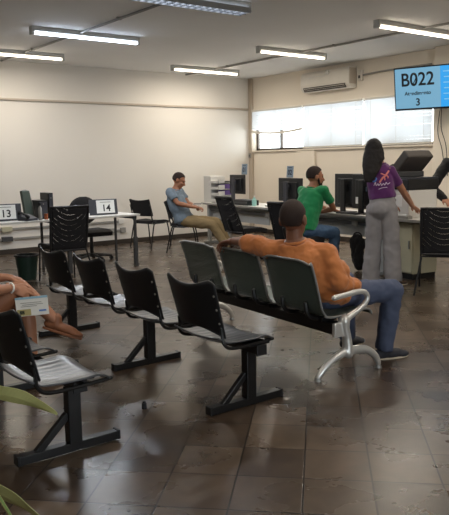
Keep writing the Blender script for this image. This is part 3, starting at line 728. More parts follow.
# ------------------------------------------------------------------ chairs
def mesh_visitor_chair(label, loc, rz, w=.48, top=.95, low=.44):
    """local +y is the way it faces"""
    o = thing('mesh_chair', label, 'chair', loc, rz, 'black mesh backed chairs')
    def bk(u, v): 
        y = (u - .5) * (w - .02 - .02 * (1 - v)); return (y, -.21 - .10 * v + .03 * (1 - (2 * u - 1) ** 2) * -1, low + (top - low) * v)
    MB().grid(bk, 12, 12, .004).build('back_mesh', M['mesh'], o, smooth=True)
    ed = [bk(0, v / 8) for v in range(9)] + [bk(u / 8, 1) for u in range(1, 9)] + [bk(1, 1 - v / 8) for v in range(1, 9)] + [bk(1 - u / 8, 0) for u in range(1, 8)]
    MB().tube(ed, .015, 8, closed=True).build('back_frame', M['black'], o, smooth=True)
    MB().grid(lambda u, v: ((u - .5) * .47, -.2 + .44 * v, .45 + .02 * (2 * u - 1) ** 2 - .02 * max(0, v - .8) / .2), 10, 10, .05).build('seat', M['fabric'], o, smooth='auto')
    for sx in (-1, 1):
        MB().tube(cat_rom([(sx * .30, -.34, .0), (sx * .225, -.22, .42)]), .011, 8).build('leg', M['blackm'], o, smooth='auto')
        MB().tube(cat_rom([(sx * .235, .24, .0), (sx * .225, .20, .42)]), .011, 8).build('leg', M['blackm'], o, smooth='auto')
    MB().tube([(-.225, -.22, .415), (.225, -.22, .415), (.225, .2, .415), (-.225, .2, .415)], .011, 8, closed=True).build('under_frame', M['blackm'], o)
    return o
mesh_visitor_chair('black mesh chair drawn up to the desk with the 14 board', (3.68, 8.22, 0), math.radians(-4), .50, .96, .42)
mesh_visitor_chair('black mesh chair at right picture edge facing the printer desk', (6.57, 4.66, 0), math.radians(-52), .50, .94, .44)

def swivel_chair(label, loc, rz, lace=True, round_back=False, top=.95, w=.46):
    o = thing('swivel_chair', label, 'chair', loc, rz, 'black swivel chairs')
    if round_back:
        bk = MB().ell((0, -.24, top - .22), (w / 2, .045, .22)); bk.build('backrest', M['fabric'], o, smooth=True)
    else:
        def fb(u, v): return ((u - .5) * (w - .06 * v), -.19 - .20 * v - .03 * (1 - (2 * u - 1) ** 2), .42 + (top - .42) * v)
        MB().grid(fb, 10, 12, .006).build('backrest', M['lace'] if lace else M['mesh'], o, smooth=True)
        ed = [fb(0, v / 8) for v in range(9)] + [fb(u / 8, 1) for u in range(1, 9)] + [fb(1, 1 - v / 8) for v in range(1, 9)] + [fb(1 - u / 8, 0) for u in range(1, 8)]
        MB().tube(ed, .016, 8, closed=True).build('back_frame', M['black'], o, smooth=True)
    MB().tube(cat_rom([(0, -.31, .62), (0, -.26, .48), (0, -.16, .405), (0, 0, .40)]), .022, 8).build('back_stem', M['blackm'], o, smooth=True)
    MB().grid(lambda u, v: ((u - .5) * .48, -.2 + .45 * v, .45 - .03 * max(0, v - .75) / .25), 8, 8, .07).build('seat', M['fabric'], o, smooth='auto', bevel=.01)
    MB().tube([(0, 0, .06), (0, 0, .42)], [.03, .025], 12).build('gas_column', M['blackm'], o, smooth='auto')
    for k in range(5):
        a = 2 * PI * k / 5 + .4; d = V((math.cos(a), math.sin(a), 0))
        sp = MB().tube([d * .02 + V((0, 0, .10)), d * .30 + V((0, 0, .065))], [.026, .018], 8, True).build('base_arm', M['black'], o, smooth='auto')
        t = V((-d.y, d.x, 0)); MB().tube([d * .30 + V((0, 0, .03)) - t * .022, d * .30 + V((0, 0, .03)) + t * .022], .03, 12).build('caster', M['black'], sp, smooth='auto')
    return o
swivel_chair('black swivel chair with patterned mesh back beside the far counter', (6.70, 8.30, 0), math.radians(-92))
swivel_chair('black swivel chair on which the man in green sits', (6.36, 6.74, 0), math.radians(-82), lace=False, top=.94)
swivel_chair('black round backed chair behind the desk with the 14 board', (4.84, 9.74, 0), math.radians(180), round_back=True, top=.98, w=.5)

def visitor_chair(label, loc, rz):
    """stackable chair with plastic-look padded back; faces local +y"""
    o = thing('visitor_chair', label, 'chair', loc, rz, 'black stacking visitor chairs')
    def bs(u, v):
        y = (2 * u - 1); z = .56 + (.27 + .025 * y * y) * v; return (y * (.22 + .015 * v), -.205 - .10 * v + .035 * y * y, z)
    MB().grid(bs, 14, 8, .03).build('backrest', M['fabric'], o, smooth='auto')
    MB().grid(lambda u, v: ((u - .5) * .46, -.2 + .43 * v, .45 + .012 * (2 * u - 1) ** 2 - .025 * max(0, v - .75) / .25), 10, 10, .04).build('seat', M['fabric'], o, smooth='auto')
    for sx in (-1, 1):
        MB().tube(cat_rom([(sx * .255, -.27, 0), (sx * .245, -.17, .42), (sx * .235, -.10, .43)], 4), .0115, 8).build('leg', M['blackm'], o, smooth='auto')
        MB().tube(cat_rom([(sx * .255, .24, 0), (sx * .24, .18, .40), (sx * .235, .10, .43)], 4), .0115, 8).build('leg', M['blackm'], o, smooth='auto')
        MB().tube(cat_rom([(sx * .235, .10, .425), (sx * .235, -.14, .43), (sx * .232, -.20, .50), (sx * .232, -.225, .62), (sx * .232, -.26, .76)], 4), .0115, 8).build('back_upright', M['blackm'], o, smooth='auto')
    MB().tube([(-.235, .1, .42), (.235, .1, .42)], .01, 8).tube([(-.235, -.12, .42), (.235, -.12, .42)], .01, 8).build('cross_bar', M['blackm'], o)
    return o
visitor_chair('empty black visitor chair against the plain wall beyond the desk end', (6.50, 10.72, 0), math.radians(-75))
visitor_chair('black visitor chair on which the man in khaki trousers sits', (6.55, 9.75, 0), math.radians(-128))

# ------------------------------------------------------------------ people
def head(mb, c, f, u, s=1.0, beard=0):
    c, f, u = V(c), V(f).normalized(), V(u).normalized(); r = f.cross(u).normalized(); u = r.cross(f).normalized(); A = (r, f, u)
    P = lambda x, y, z: c + (r * x + f * y + u * z) * s
    E = lambda p, q: mb.ell(P(*p), tuple(k * s for k in q), A, 16)
    E((0, -.012, .028), (.074, .097, .092)); E((0, .03, -.035), (.061, .062, .083)); E((0, .045, -.083), (.042, .044, .033))
    mb.tube([P(-.036, .078, .024), P(0, .092, .026), P(.036, .078, .024)], .013 * s, 8, True)
    mb.tube([P(0, .090, .012), P(0, .102, -.012), P(0, .112, -.03)], [.009 * s, .012 * s, .015 * s], 8, True)
    E((0, .09, -.052), (.022, .010, .006)); E((0, .088, -.064), (.020, .010, .007))
    for q in (-1, 1):
        E((q * .077, -.012, -.004), (.011, .022, .034)); E((q * .038, .066, -.022), (.022, .022, .022))
    return P, A
def hair_cap(name, m, parent, org, c, f, u, s=1.0, grow=1.05, nape=-.62, front=.50, thick=0):
    c, f, u = V(c), V(f).normalized(), V(u).normalized(); r = f.cross(u).normalized(); u = r.cross(f).normalized()
    mb = MB(); n = 32; rings = []
    for i in range(1, n):
        a = PI * i / n - PI / 2; ring = []
        for k in range(n):
            d = V((math.cos(a) * math.cos(2 * PI * k / n), math.cos(a) * math.sin(2 * PI * k / n), math.sin(a)))
            t = min(1, max(0, (d.y + .25) / .95)); t = t * t * (3 - 2 * t); line = nape + (front - nape) * t
            g = grow + thick * max(0, d.z) if d.z > line else .80
            q = V((.074 * d.x, .097 * d.y - .012, .092 * d.z)) ; q = V((q.x * g, (q.y + .012) * g - .012, q.z * g + .028)) * s
            ring.append(c + r * q.x + f * q.y + u * q.z)
        rings.append(ring)
    return mb.loft(rings).build(name, m, parent, smooth=True, org=org)
def hand(mb, W, d, n, t, curl=.5, s=1.0, spread=.06):
    """W wrist, d towards the fingers, n palm side, t thumb side"""
    W, d = V(W), V(d).normalized(); n = V(n); n = (n - d * n.dot(d)).normalized(); tt = d.cross(n); t = tt if tt.dot(V(t)) > 0 else -tt
    mb.ell(W + d * .048 * s, (.052 * s, .040 * s, .016 * s), (d, t, n), 12); mb.ell(W + d * .03 * s + t * .02 * s + n * .006 * s, (.035 * s, .02 * s, .017 * s), (d, t, n), 10)
    mb.tube([W - d * .03 * s, W + d * .03 * s], .024 * s, 10, True)
    for i, (o, L) in enumerate(((.032, .070), (.011, .079), (-.011, .074), (-.031, .058))):
        p = W + d * (.086 - .006 * abs(i - 1)) * s + t * o * s; dirv = (d + t * spread * (1.5 - i)).normalized(); pts = [p - dirv * .03 * s, p]; ang = 0
        for k, fr in enumerate((.42, .32, .26)):
            ang += curl * (.7, 1.0, .7)[k]; q = dirv * math.cos(ang) + n * math.sin(ang); p = p + q * L * fr * s; pts.append(p)
        mb.tube(pts, [.0095 * s, .0092 * s, .0085 * s, .0080 * s, .0070 * s], 8, True)
    b = W + d * .028 * s + t * .03 * s; td = (t * .7 + d * .75 + n * .25).normalized(); td2 = (t * .25 + d * .95 + n * .35).normalized()
    mb.tube([b - td * .02 * s, b + td * .028 * s, b + td * .028 * s + td2 * .03 * s, b + td * .028 * s + td2 * .052 * s], [.013 * s, .012 * s, .0105 * s, .008 * s], 8, True)
def oval(c, side, front, w, d, n=20, e=1.0):
    out = []
    for k in range(n):
        a = 2 * PI * k / n; x = math.copysign(abs(math.cos(a)) ** e, math.cos(a)); y = math.copysign(abs(math.sin(a)) ** e, math.sin(a)); out.append(c + side * (w * x) + front * (d * y))
    return out
def torso(mb, stations, side0, side1, add=0.0, i0=0, i1=None, sub=4):
    """stations: (centre, half width, half depth) bottom to top"""
    st = stations[i0:i1]; pts = [V(s[0]) for s in st]; path = cat_rom(pts, sub); rings = []; N = len(path)
    for i, c in enumerate(path):
        q = i / sub; a = min(int(q), len(st) - 2); f = q - a
        w = st[a][1] * (1 - f) + st[a + 1][1] * f + add; d = st[a][2] * (1 - f) + st[a + 1][2] * f + add
        sd = V(side0).lerp(V(side1), i / (N - 1)).normalized()
        tn = (path[min(i + 1, N - 1)] - path[max(i - 1, 0)]).normalized(); sd = (sd - tn * sd.dot(tn)).normalized(); fr = tn.cross(sd)
        rings.append(oval(c, sd, fr, w, d, 22, .85))
    mb.loft(rings)
def shoe(parent, A, d, m, org, u=(0, 0, 1), s=1.0, sole='sole', low=.09):
    """A ankle joint, d toe direction, u up"""
    A, d, u = V(A), V(d).normalized(), V(u).normalized(); r = d.cross(u).normalized(); u = r.cross(d).normalized(); ax = (d, r, u)
    g = A - u * low * s
    mb = MB(); mb.ell(g + d * -.02 * s + u * .045 * s, (.065 * s, .036 * s, .042 * s), ax); mb.ell(g + d * .07 * s + u * .04 * s, (.10 * s, .042 * s, .036 * s), ax); mb.ell(g + d * .14 * s + u * .030 * s, (.065 * s, .044 * s, .026 * s), ax)
    mb.tube([g + u * .05 * s, g + u * .095 * s - d * .008 * s], [.04 * s, .038 * s], 12, True)
    so = mb.fuse('shoe', m, parent, .008, 3, org=org)
    pl = []
    for k in range(22):
        a = 2 * PI * k / 22; x = .06 + .143 * math.cos(a); y = (.040 + .007 * math.cos(a)) * math.sin(a); pl.append(g + d * x * s + r * y * s)
    MB().prism(pl, u * .018 * s).build('sole', M[sole], so, bevel=.004, org=org)
    return so
def person(label, base):
    return thing('person', label, 'person', base)
def limb(mb, pts, rs, k=4):
    p = cat_rom(pts, k); n = len(rs) - 1; out = []
    for i in range(len(p)):
        q = i / (len(p) - 1) * n; a = min(int(q), n - 1); out.append(rs[a] + (rs[a + 1] - rs[a]) * (q - a))
    mb.tube(p, out, 14, True)
def mid(a, b, t): return V(a).lerp(V(b), t)
def figure(o, base, J, st, side0, side1, hf, hu, skin, vox=.009, hands=(), s=1.0, seat=True, thin=1.0, hs=None):
    hs = hs or s
    mb = MB(); torso(mb, st, side0, side1)
    mb.ell(st[0][0], (st[0][1] * .98, st[0][1] * .85, st[0][2] * .95), None)
    for a in 'LR':
        sh, el, wr = V(J['sh' + a]), V(J['el' + a]), V(J['wr' + a])
        limb(mb, [mid(st[-2][0], sh, .35), sh], [.06 * s, .052 * s]); limb(mb, [sh, mid(sh, el, .5), el], [.052 * s * thin, .046 * s * thin, .038 * s * thin]); limb(mb, [el, mid(el, wr, .3), wr], [.037 * s * thin, .041 * s * thin, .026 * s])
        hp, kn, an = V(J['hip' + a]), V(J['kn' + a]), V(J['an' + a])
        limb(mb, [hp, mid(hp, kn, .5), kn], [.085 * s * thin, .075 * s * thin, .054 * s]); ck = mid(kn, an, .3)
        limb(mb, [kn, ck, an], [.052 * s, .055 * s * thin, .034 * s]); mb.ell(an - V((0, 0, .03)), (.035, .035, .04))
    N = V(st[-1][0]); c = V(J['head']); mb.tube([N - (c - N) * .15, mid(N, c, .8)], [.058 * s, .054 * s], 14, True)
    P, A = head(mb, c, hf, hu, hs)
    for h in hands: hand(mb, *h)
    body = mb.fuse('body', skin, o, vox, 3, org=base)
    for q in (-1, 1):
        MB().ell(P(q * .032, .077, .006), (.011, .011, .011), A, 10).build('eye', M['eye'], o, smooth=True, org=base)
    return P, A
def shirt(o, base, J, st, side0, side1, m, add=.022, sleeve=.62, rs=.062, vox=.010, i0=0, disp=None, extra=None, collar=True, long=False):
    tp_, nk_ = st[-2], st[-1]; ce_ = (mid(tp_[0], nk_[0], .72), tp_[1] * .28 + nk_[1] * .72, tp_[2] * .28 + nk_[2] * .72)
    mb = MB(); torso(mb, list(st[:-1]) + [ce_], side0, side1, add, i0)
    if i0 == 0: mb.ell(st[0][0], (st[0][1] + add * .9, st[0][1] * .9, st[0][2] + add * .8))
    top = V(st[-2][0]); nk = V(st[-1][0]); 
    for a in 'LR':
        sh, el, wr = V(J['sh' + a]), V(J['el' + a]), V(J['wr' + a])
        limb(mb, [mid(top, sh, .2), mid(top, sh, .6), sh], [.075, .073, rs + .006])
        if long:
            limb(mb, [sh, mid(sh, el, .5), el], [rs + .006, rs, rs - .008]); limb(mb, [el, mid(el, wr, .5), wr], [rs - .008, rs - .016, rs - .024])
        else:
            fa = sleeve[a] if isinstance(sleeve, dict) else sleeve; p = mid(sh, el, min(fa, 1))
            if fa > 1: limb(mb, [el, mid(el, wr, (fa - 1) / 2), mid(el, wr, fa - 1)], [rs, rs - .006, rs - .012])
            q = cat_rom([sh, mid(sh, p, .5), p], 4); mb.tube(q, [rs + .004 - .004 * i / (len(q) - 1) for i in range(len(q))], 16)
    if extra: extra(mb)
    ob = mb.fuse('shirt', m, o, vox, 4, org=base, disp=disp or [(.09, .022)])
    if collar:
        up = (nk - top).normalized(); c = mid(top, nk, .76); sd = (V(side1) - up * V(side1).dot(up)).normalized(); fr = up.cross(sd)
        MB().tube(oval(c, sd, fr, .073, .070, 20), .013, 8, closed=True).build('collar', m, ob, smooth=True, org=base)
    return ob
def trousers(o, base, J, st, m, rt=.098, rk=.075, ra=.062, vox=.011, disp=None, extra=None, hem=.04):
    mb = MB(); c = V(st[0][0]); mb.ell(c, (st[0][1] + .012, st[0][1] * .95, st[0][2] + .015))
    for a in 'LR':
        hp, kn, an = V(J['hip' + a]), V(J['kn' + a]), V(J['an' + a]); e = mid(kn, an, 1.0 + hem)
        limb(mb, [mid(c, hp, .4), hp, mid(hp, kn, .5), kn], [rt * .9, rt, (rt + rk) / 2 + .004, rk]); mb.ell(kn, (rk, rk, rk))
        q = cat_rom([kn, mid(kn, e, .4), e], 5); mb.tube(q, [rk + (ra - rk) * i / (len(q) - 1) for i in range(len(q))], 16)
    if extra: extra(mb)
    return mb.fuse('trousers', m, o, vox, 4, org=base, disp=disp or [(.08, .022)])

# ---- man in orange
B = (3.46, 3.52, 0)
o = person('person in orange shirt and jeans on the steel bench, arm along its back', B)
J = dict(shL=(3.26, 3.765, .835), shR=(3.50, 3.42, .815), elL=(3.23, 3.96, .87), wrL=(3.255, 4.17, .862), elR=(3.49, 3.30, .63), wrR=(3.66, 3.50, .585),
         hipL=(3.53, 3.60, .515), hipR=(3.52, 3.42, .515), knL=(3.98, 3.70, .535), knR=(4.02, 3.27, .515), anL=(4.01, 3.70, .085), anR=(3.97, 3.30, .085), head=(3.345, 3.60, 1.052))
st = [((3.50, 3.52, .535), .165, .115), ((3.45, 3.54, .64), .150, .115), ((3.39, 3.58, .745), .165, .120), ((3.375, 3.60, .825), .150, .095), ((3.355, 3.60, .92), .062, .06)]
s0 = (.15, -.99, 0); s1 = (.60, -.80, 0)
figure(o, B, J, st, s0, s1, (.90, .42, -.05), (-.05, 0, 1), M['skd'], .0055,
       hands=[((3.255, 4.17, .862), (-.12, 1, -.22), (-.25, -.1, -1), (1, 0, 0), .5, 1.2), ((3.66, 3.50, .585), (.3, .95, -.2), (0, 0, -1), (.8, -.5, 0), .4)], s=1.04, hs=1.16)
def lap(mb):
    mb.ell((3.55, 3.40, .60), (.14, .16, .085)); mb.ell((3.52, 3.38, .68), (.11, .11, .11)); mb.ell((3.64, 3.36, .585), (.10, .10, .055)); mb.ell((3.55, 3.42, .52), (.15, .15, .07))
shirt(o, B, J, st, s0, s1, M['orange'], .024, dict(L=1.12, R=1.25), .070, .008, 0, [(.11, .03), (.04, .012)], lap)
trousers(o, B, J, st, M['jean'], .098, .080, .066, .009, [(.07, .02)])
shoe(o, J['anR'], (.93, -.28, 0), M['shoed'], B, s=1.04); shoe(o, J['anL'], (.97, .1, 0), M['shoed'], B, s=1.04)
hair_cap('hair', M['hairb'], o, B, J['head'], (.90, .42, -.05), (-.05, 0, 1), 1.16, 1.045, -.75, .5)

# ---- woman standing
B = (6.37, 5.33, 0)
o = person('person with long dark hair in purple shirt and grey trousers standing at the counter', B)
J = dict(shL=(6.28, 5.49, 1.335), shR=(6.405, 5.27, 1.335), elL=(6.50, 5.57, 1.10), wrL=(6.72, 5.52, .93), elR=(6.60, 5.235, 1.09), wrR=(6.845, 5.285, .905),
         hipL=(6.325, 5.425, .90), hipR=(6.40, 5.275, .90), knL=(6.33, 5.44, .48), knR=(6.42, 5.245, .48), anL=(6.31, 5.46, .09), anR=(6.42, 5.215, .09), head=(6.29, 5.42, 1.565))
st = [((6.365, 5.345, .90), .155, .115), ((6.37, 5.35, 1.02), .128, .10), ((6.36, 5.365, 1.17), .132, .105), ((6.355, 5.375, 1.31), .122, .085), ((6.345, 5.39, 1.44), .05, .05)]
s0 = (.55, -.83, 0); s1 = (.57, -.82, 0); hf = (.62, .75, -.25); hu = (.12, .2, 1)
figure(o, B, J, st, s0, s1, hf, hu, M['skl'], .0075, hands=[((6.845, 5.285, .905), (.9, .0, -.42), (-.3, 0, -1), (0, 1, 0), .35), ((6.72, 5.52, .93), (.8, -.3, -.4), (0, 0, -1), (0, -1, 0), .35)], s=.96, thin=1.08)
sh_w = shirt(o, B, J, st, s0, s1, M['purple'], .022, .66, .054, .009, 1, [(.10, .024)])
def hips(mb):
    torso(mb, [((6.365, 5.345, .86), .165, .125), ((6.365, 5.345, .93), .160, .118), ((6.37, 5.35, 1.03), .138, .108)], s0, s1)
trousers(o, B, J, st, M['gpants'], .098, .094, .104, .010, [(.10, .026)], hips, .09)
shoe(o, J['anR'], (.85, -.25, 0), M['brown'], B, s=.95); shoe(o, J['anL'], (.8, .5, 0), M['brown'], B, s=.95)
# long hair
h = MB(); c = V(J['head']); f = V(hf).normalized(); bk = V((-.62, -.75, 0)).normalized(); r = V((.75, -.62, 0)); up = V((0, 0, 1))
h.ell(c + V((0, 0, .035)) + bk * .012, (.098, .112, .108), (r, bk, up), 18)
rings = []
for z, w, d, ob in ((.07, .095, .07, .03), (-.02, .118, .085, .045), (-.09, .128, .08, .06), (-.17, .115, .065, .085), (-.24, .092, .05, .108), (-.31, .07, .036, .120), (-.36, .04, .02, .124)):
    rings.append(oval(c + V((0, 0, z)) + bk * ob - r * (.005 + .26 * max(0, -z - .07)), r, bk, w, d, 20))
h.loft(rings); h.fuse('hair', M['hair'], o, .009, 4, org=B, disp=[(.05, .014)])
# print on the shirt back
dg = bpy.context.evaluated_depsgraph_get(); me = sh_w.data; bvh = BVHTree.FromPolygons([v.co + V(B) for v in me.vertices], [tuple(p.vertices) for p in me.polygons])
pc = V((6.39, 5.33, 1.205)); nb = V((-.76, -.65, 0)).normalized(); pr_ = V((.65, -.76, 0)).normalized()
def stroke(mb, pts, w):
    P2 = []
    for x, z in pts:
        q = pc + pr_ * x + V((0, 0, z)) + nb * .5; hit = bvh.ray_cast(q, -nb)
        P2.append((hit[0] if hit[0] else q - nb * .4) + nb * .002)
    mb.tube(P2, w, 6, True)
def cr2(p): return [(q.x, q.y) for q in cat_rom([V((a, b, 0)) for a, b in p], 5)]
k = MB(); stroke(k, cr2([(-.06, .005), (-.03, .05), (.0, .075), (.035, .125)]), .011); stroke(k, cr2([(-.045, .10), (-.01, .085), (.025, .07), (.03, .055)]), .009); stroke(k, cr2([(-.01, .07), (-.005, .03)]), .008); k.build('star_print', M['pink'], sh_w, org=B)
k = MB(); stroke(k, cr2([(-.15, .03), (-.13, .055), (-.10, .045), (-.11, .015), (-.135, .01)]), .009); k.build('swirl_print', M['pblue'], sh_w, org=B)
k = MB(); stroke(k, cr2([(-.125, -.035), (-.11, .0), (-.10, -.035), (-.08, -.015), (-.07, -.035), (-.05, -.01), (-.04, -.035), (-.02, -.012), (-.005, -.03), (.01, .0), (.025, -.02), (.05, -.005)]), .0045)
stroke(k, cr2([(-.07, -.075), (-.03, -.06), (.02, -.055)]), .004); k.build('script_print', M['pwhite'], sh_w, org=B)

# ---- man in green
B = (6.40, 6.69, 0)
o = person('person in green polo shirt and jeans sitting at the counter, looking right', B)
J = dict(shL=(6.55, 6.88, 1.07), shR=(6.60, 6.52, 1.085), elL=(6.80, 6.93, .86), wrL=(7.02, 6.80, .79), elR=(6.79, 6.53, .835), wrR=(6.80, 6.76, .775),
         hipL=(6.43, 6.78, .56), hipR=(6.42, 6.60, .56), knL=(6.82, 6.84, .52), knR=(6.86, 6.58, .50), anL=(6.80, 6.86, .09), anR=(6.83, 6.56, .09), head=(6.60, 6.68, 1.25))
st = [((6.40, 6.69, .57), .165, .12), ((6.43, 6.69, .70), .150, .125), ((6.50, 6.70, .86), .165, .125), ((6.55, 6.70, 1.02), .155, .10), ((6.57, 6.69, 1.135), .062, .062)]
s0 = (.05, -1, 0); s1 = (.15, -.98, 0); hf = (.93, -.36, -.05)
P, A = figure(o, B, J, st, s0, s1, hf, (.05, 0, 1), M['skm'], .008, hands=[((6.80, 6.76, .775), (.4, .9, -.0), (0, 0, -1), (.8, -.5, 0), .35), ((7.02, 6.80, .79), (.6, -.7, -.05), (0, 0, -1), (.8, .5, 0), .35)], hs=1.12)
shirt(o, B, J, st, s0, s1, M['greenc'], .024, .66, .060, .009, 0, [(.10, .026)])
trousers(o, B, J, st, M['jean2'], .10, .082, .066, .011)
shoe(o, J['anR'], (.9, -.35, 0), M['white2'], B); shoe(o, J['anL'], (.95, .1, 0), M['white2'], B)
hair_cap('hair', M['hairb'], o, B, J['head'], hf, (.05, 0, 1), 1.12, 1.07, -.55, .52, .06)
bm_ = MB(); bm_.ell(P(0, .048, -.080), (.056, .052, .040), A); bm_.tube([P(-.066, .012, -.02), P(-.058, .03, -.07), P(0, .085, -.09), P(.058, .03, -.07), P(.066, .012, -.02)], .016, 8, True)
bm_.tube([P(-.03, .088, -.055), P(0, .10, -.045), P(.03, .088, -.055)], .007, 8, True); bm_.fuse('beard', M['hairb'], o, .007, 2, org=B)

# ---- man in khaki trousers
B = (6.50, 9.66, 0)
o = person('person in grey blue shirt and khaki trousers sitting by the far counter, looking down', B)
J = dict(shL=(6.52, 9.80, 1.00), shR=(6.23, 9.65, 1.00), elL=(6.62, 9.70, .80), wrL=(6.63, 9.46, .74), elR=(6.28, 9.50, .82), wrR=(6.52, 9.38, .75),
         hipL=(6.58, 9.66, .52), hipR=(6.46, 9.56, .52), knL=(6.97, 9.38, .48), knR=(6.77, 9.24, .46), anL=(7.14, 9.26, .09), anR=(6.94, 9.06, .09), head=(6.42, 9.66, 1.185))
st = [((6.50, 9.66, .54), .165, .12), ((6.46, 9.68, .66), .150, .12), ((6.40, 9.71, .82), .165, .122), ((6.38, 9.72, .95), .150, .095), ((6.39, 9.69, 1.07), .058, .058)]
s0 = (-.75, -.66, 0); s1 = (-.85, -.52, 0); hf = (.66, -.60, -.42)
P, A = figure(o, B, J, st, s0, s1, hf, (.3, -.25, 1), M['skm'], .009, hands=[((6.52, 9.38, .75), (.8, .1, -.1), (0, .5, -1), (.2, .5, .5), .9), ((6.63, 9.46, .74), (.3, -.8, -.1), (0, 0, -1), (1, 0, 0), .8)], hs=1.06)
shirt(o, B, J, st, s0, s1, M['bluec'], .026, .66, .068, .010, 0, [(.10, .026)])
trousers(o, B, J, st, M['khaki'], .098, .078, .066, .011)
shoe(o, J['anR'], (.85, -.5, 0), M['brown'], B); shoe(o, J['anL'], (.9, -.35, 0), M['brown'], B)
hair_cap('hair', M['hairb'], o, B, J['head'], hf, (.3, -.25, 1), 1.06, 1.06, -.6, .5)
ph = thing('mobile_phone', 'pale mobile phone held by the man in khaki trousers', 'phone', (6.60, 9.40, .795), .6)
MB().obox((0, 0, 0), (.035, 0, .01), (-.004, .075, .0), (0, 0, .004)).build('case', M['acw'], ph, bevel=.003); MB().obox((0, 0, .0055), (.031, 0, .009), (-.004, .068, 0), (0, 0, .001)).build('screen', M['sgrey'], ph)

# ---- person in black behind the counter (mostly beyond the right edge)
B = (8.05, 5.30, 0)
o = person('person in black sweater at right picture edge, leaning over the counter with one hand low', B)
J = dict(shL=(7.86, 5.06, 1.40), shR=(7.66, 5.40, 1.40), elL=(7.70, 4.90, 1.10), wrL=(7.50, 4.92, .93), elR=(7.42, 5.45, 1.10), wrR=(7.43, 5.27, .975),
         hipL=(8.12, 5.21, .92), hipR=(8.06, 5.40, .92), knL=(8.10, 5.2, .49), knR=(8.05, 5.42, .49), anL=(8.13, 5.18, .09), anR=(8.07, 5.44, .09), head=(7.64, 5.10, 1.60))
st = [((8.09, 5.31, .92), .165, .12), ((8.07, 5.31, 1.05), .150, .115), ((7.90, 5.27, 1.22), .170, .13), ((7.78, 5.23, 1.38), .165, .115), ((7.73, 5.18, 1.50), .06, .06)]
s0 = (-.2, .98, 0); s1 = (-.45, .89, 0); hf = (-.9, -.3, -.35)
figure(o, B, J, st, s0, s1, hf, (-.3, 0, 1), M['skl'], .009, hands=[((7.43, 5.27, .975), (-.25, -.85, -.4), (.3, .2, -1), (-1, 0, 0), .5), ((7.50, 4.92, .93), (-.9, 0, -.3), (0, 0, -1), (0, 1, 0), .4)])
shirt(o, B, J, st, s0, s1, M['blackc'], .026, .7, .070, .011, 0, [(.10, .026)], long=True)
trousers(o, B, J, st, M['blackc'], .10, .08, .07, .012)
shoe(o, J['anR'], (-1, 0, 0), M['brown'], B); shoe(o, J['anL'], (-1, 0, 0), M['brown'], B)
hair_cap('hair', M['hair'], o, B, J['head'], hf, (-.3, 0, 1), 1, 1.07, -.7, .5)

# ---- woman with crossed legs at left edge
B = (1.32, 4.42, 0)
o = person('person at left picture edge in teal top with crossed bare legs, holding a leaflet', B)
J = dict(shL=(1.20, 4.62, .98), shR=(1.20, 4.24, .98), elL=(1.34, 4.62, .72), wrL=(1.60, 4.47, .735), elR=(1.34, 4.20, .70), wrR=(1.585, 4.325, .685),
         hipL=(1.32, 4.51, .525), hipR=(1.32, 4.34, .53), knL=(1.70, 4.42, .545), knR=(1.665, 4.39, .665), anL=(1.72, 4.40, .10), anR=(1.85, 4.28, .43), head=(1.20, 4.43, 1.24))
st = [((1.31, 4.42, .535), .165, .12), ((1.27, 4.42, .65), .145, .11), ((1.23, 4.425, .80), .155, .115), ((1.20, 4.43, .93), .145, .09), ((1.20, 4.43, 1.06), .052, .052)]
s0 = (0, -1, 0); s1 = (0, -1, 0); hf = (.9, -.2, -.3)
figure(o, B, J, st, s0, s1, hf, (.2, 0, 1), M['skl'], .006, hands=[((1.585, 4.325, .685), (.78, -.30, -.42), (.1, .8, -.5), (.2, -.2, 1), .45), ((1.60, 4.47, .735), (.9, -.35, -.2), (0, 0, -1), (0, -1, .2), .45)])
shirt(o, B, J, st, s0, s1, M['teal'], .024, .6, .062, .010, 0)
sk = MB()
for a in 'LR': limb(sk, [J['hip' + a], mid(J['hip' + a], J['kn' + a], .66)], [.105, .09])
sk.ell(st[0][0], (.17, .17, .12)); sk.fuse('shorts', M['tan'], o, .010, 4, org=B)
shoe(o, J['anR'], (.78, -.52, -.33), M['tan'], B, u=(.33, -.1, .9), s=.95, sole='tan', low=.07); shoe(o, J['anL'], (1, -.2, 0), M['tan'], B, s=.95, sole='tan')
hair_cap('hair', M['hair'], o, B, J['head'], hf, (.2, 0, 1), 1, 1.08, -.8, .5)
wt = MB(); c = V((1.565, 4.312, .687)); MB().tube(oval(c, V((.0, .5, .85)).normalized(), V((-.4, .75, -.45)).normalized(), .031, .031, 16), .006, 6, closed=True).build('bracelet', M['paper'], o, smooth=True, org=B)
lf = thing('leaflet', 'white and blue leaflet held in the hand of the seated woman at left', 'leaflet', (1.655, 4.20, .575))
TLp, TRp, BRp, BLp = V((1.565, 4.270, .625)), V((1.725, 4.155, .645)), V((1.752, 4.125, .525)), V((1.583, 4.252, .512)); cc = V((1.655, 4.20, .575))
X_ = ((TRp + BRp) - (TLp + BLp)) / 4; Y_ = ((TLp + TRp) - (BLp + BRp)) / 4; N_ = X_.cross(Y_).normalized(); Y_ = N_.cross(X_).normalized() * Y_.length; ce = (TLp + TRp + BLp + BRp) / 4 - cc
MB().obox(ce, X_, Y_, N_ * .0012).build('sheet', M['paper'], lf)
def lp(name, x0, x1, y0, y1, m): MB().obox(ce + X_ * (x0 + x1) / 2 + Y_ * (y0 + y1) / 2 + N_ * .0018, X_ * abs(x1 - x0) / 2, Y_ * abs(y1 - y0) / 2, N_ * .0006).build(name, M[m], lf)
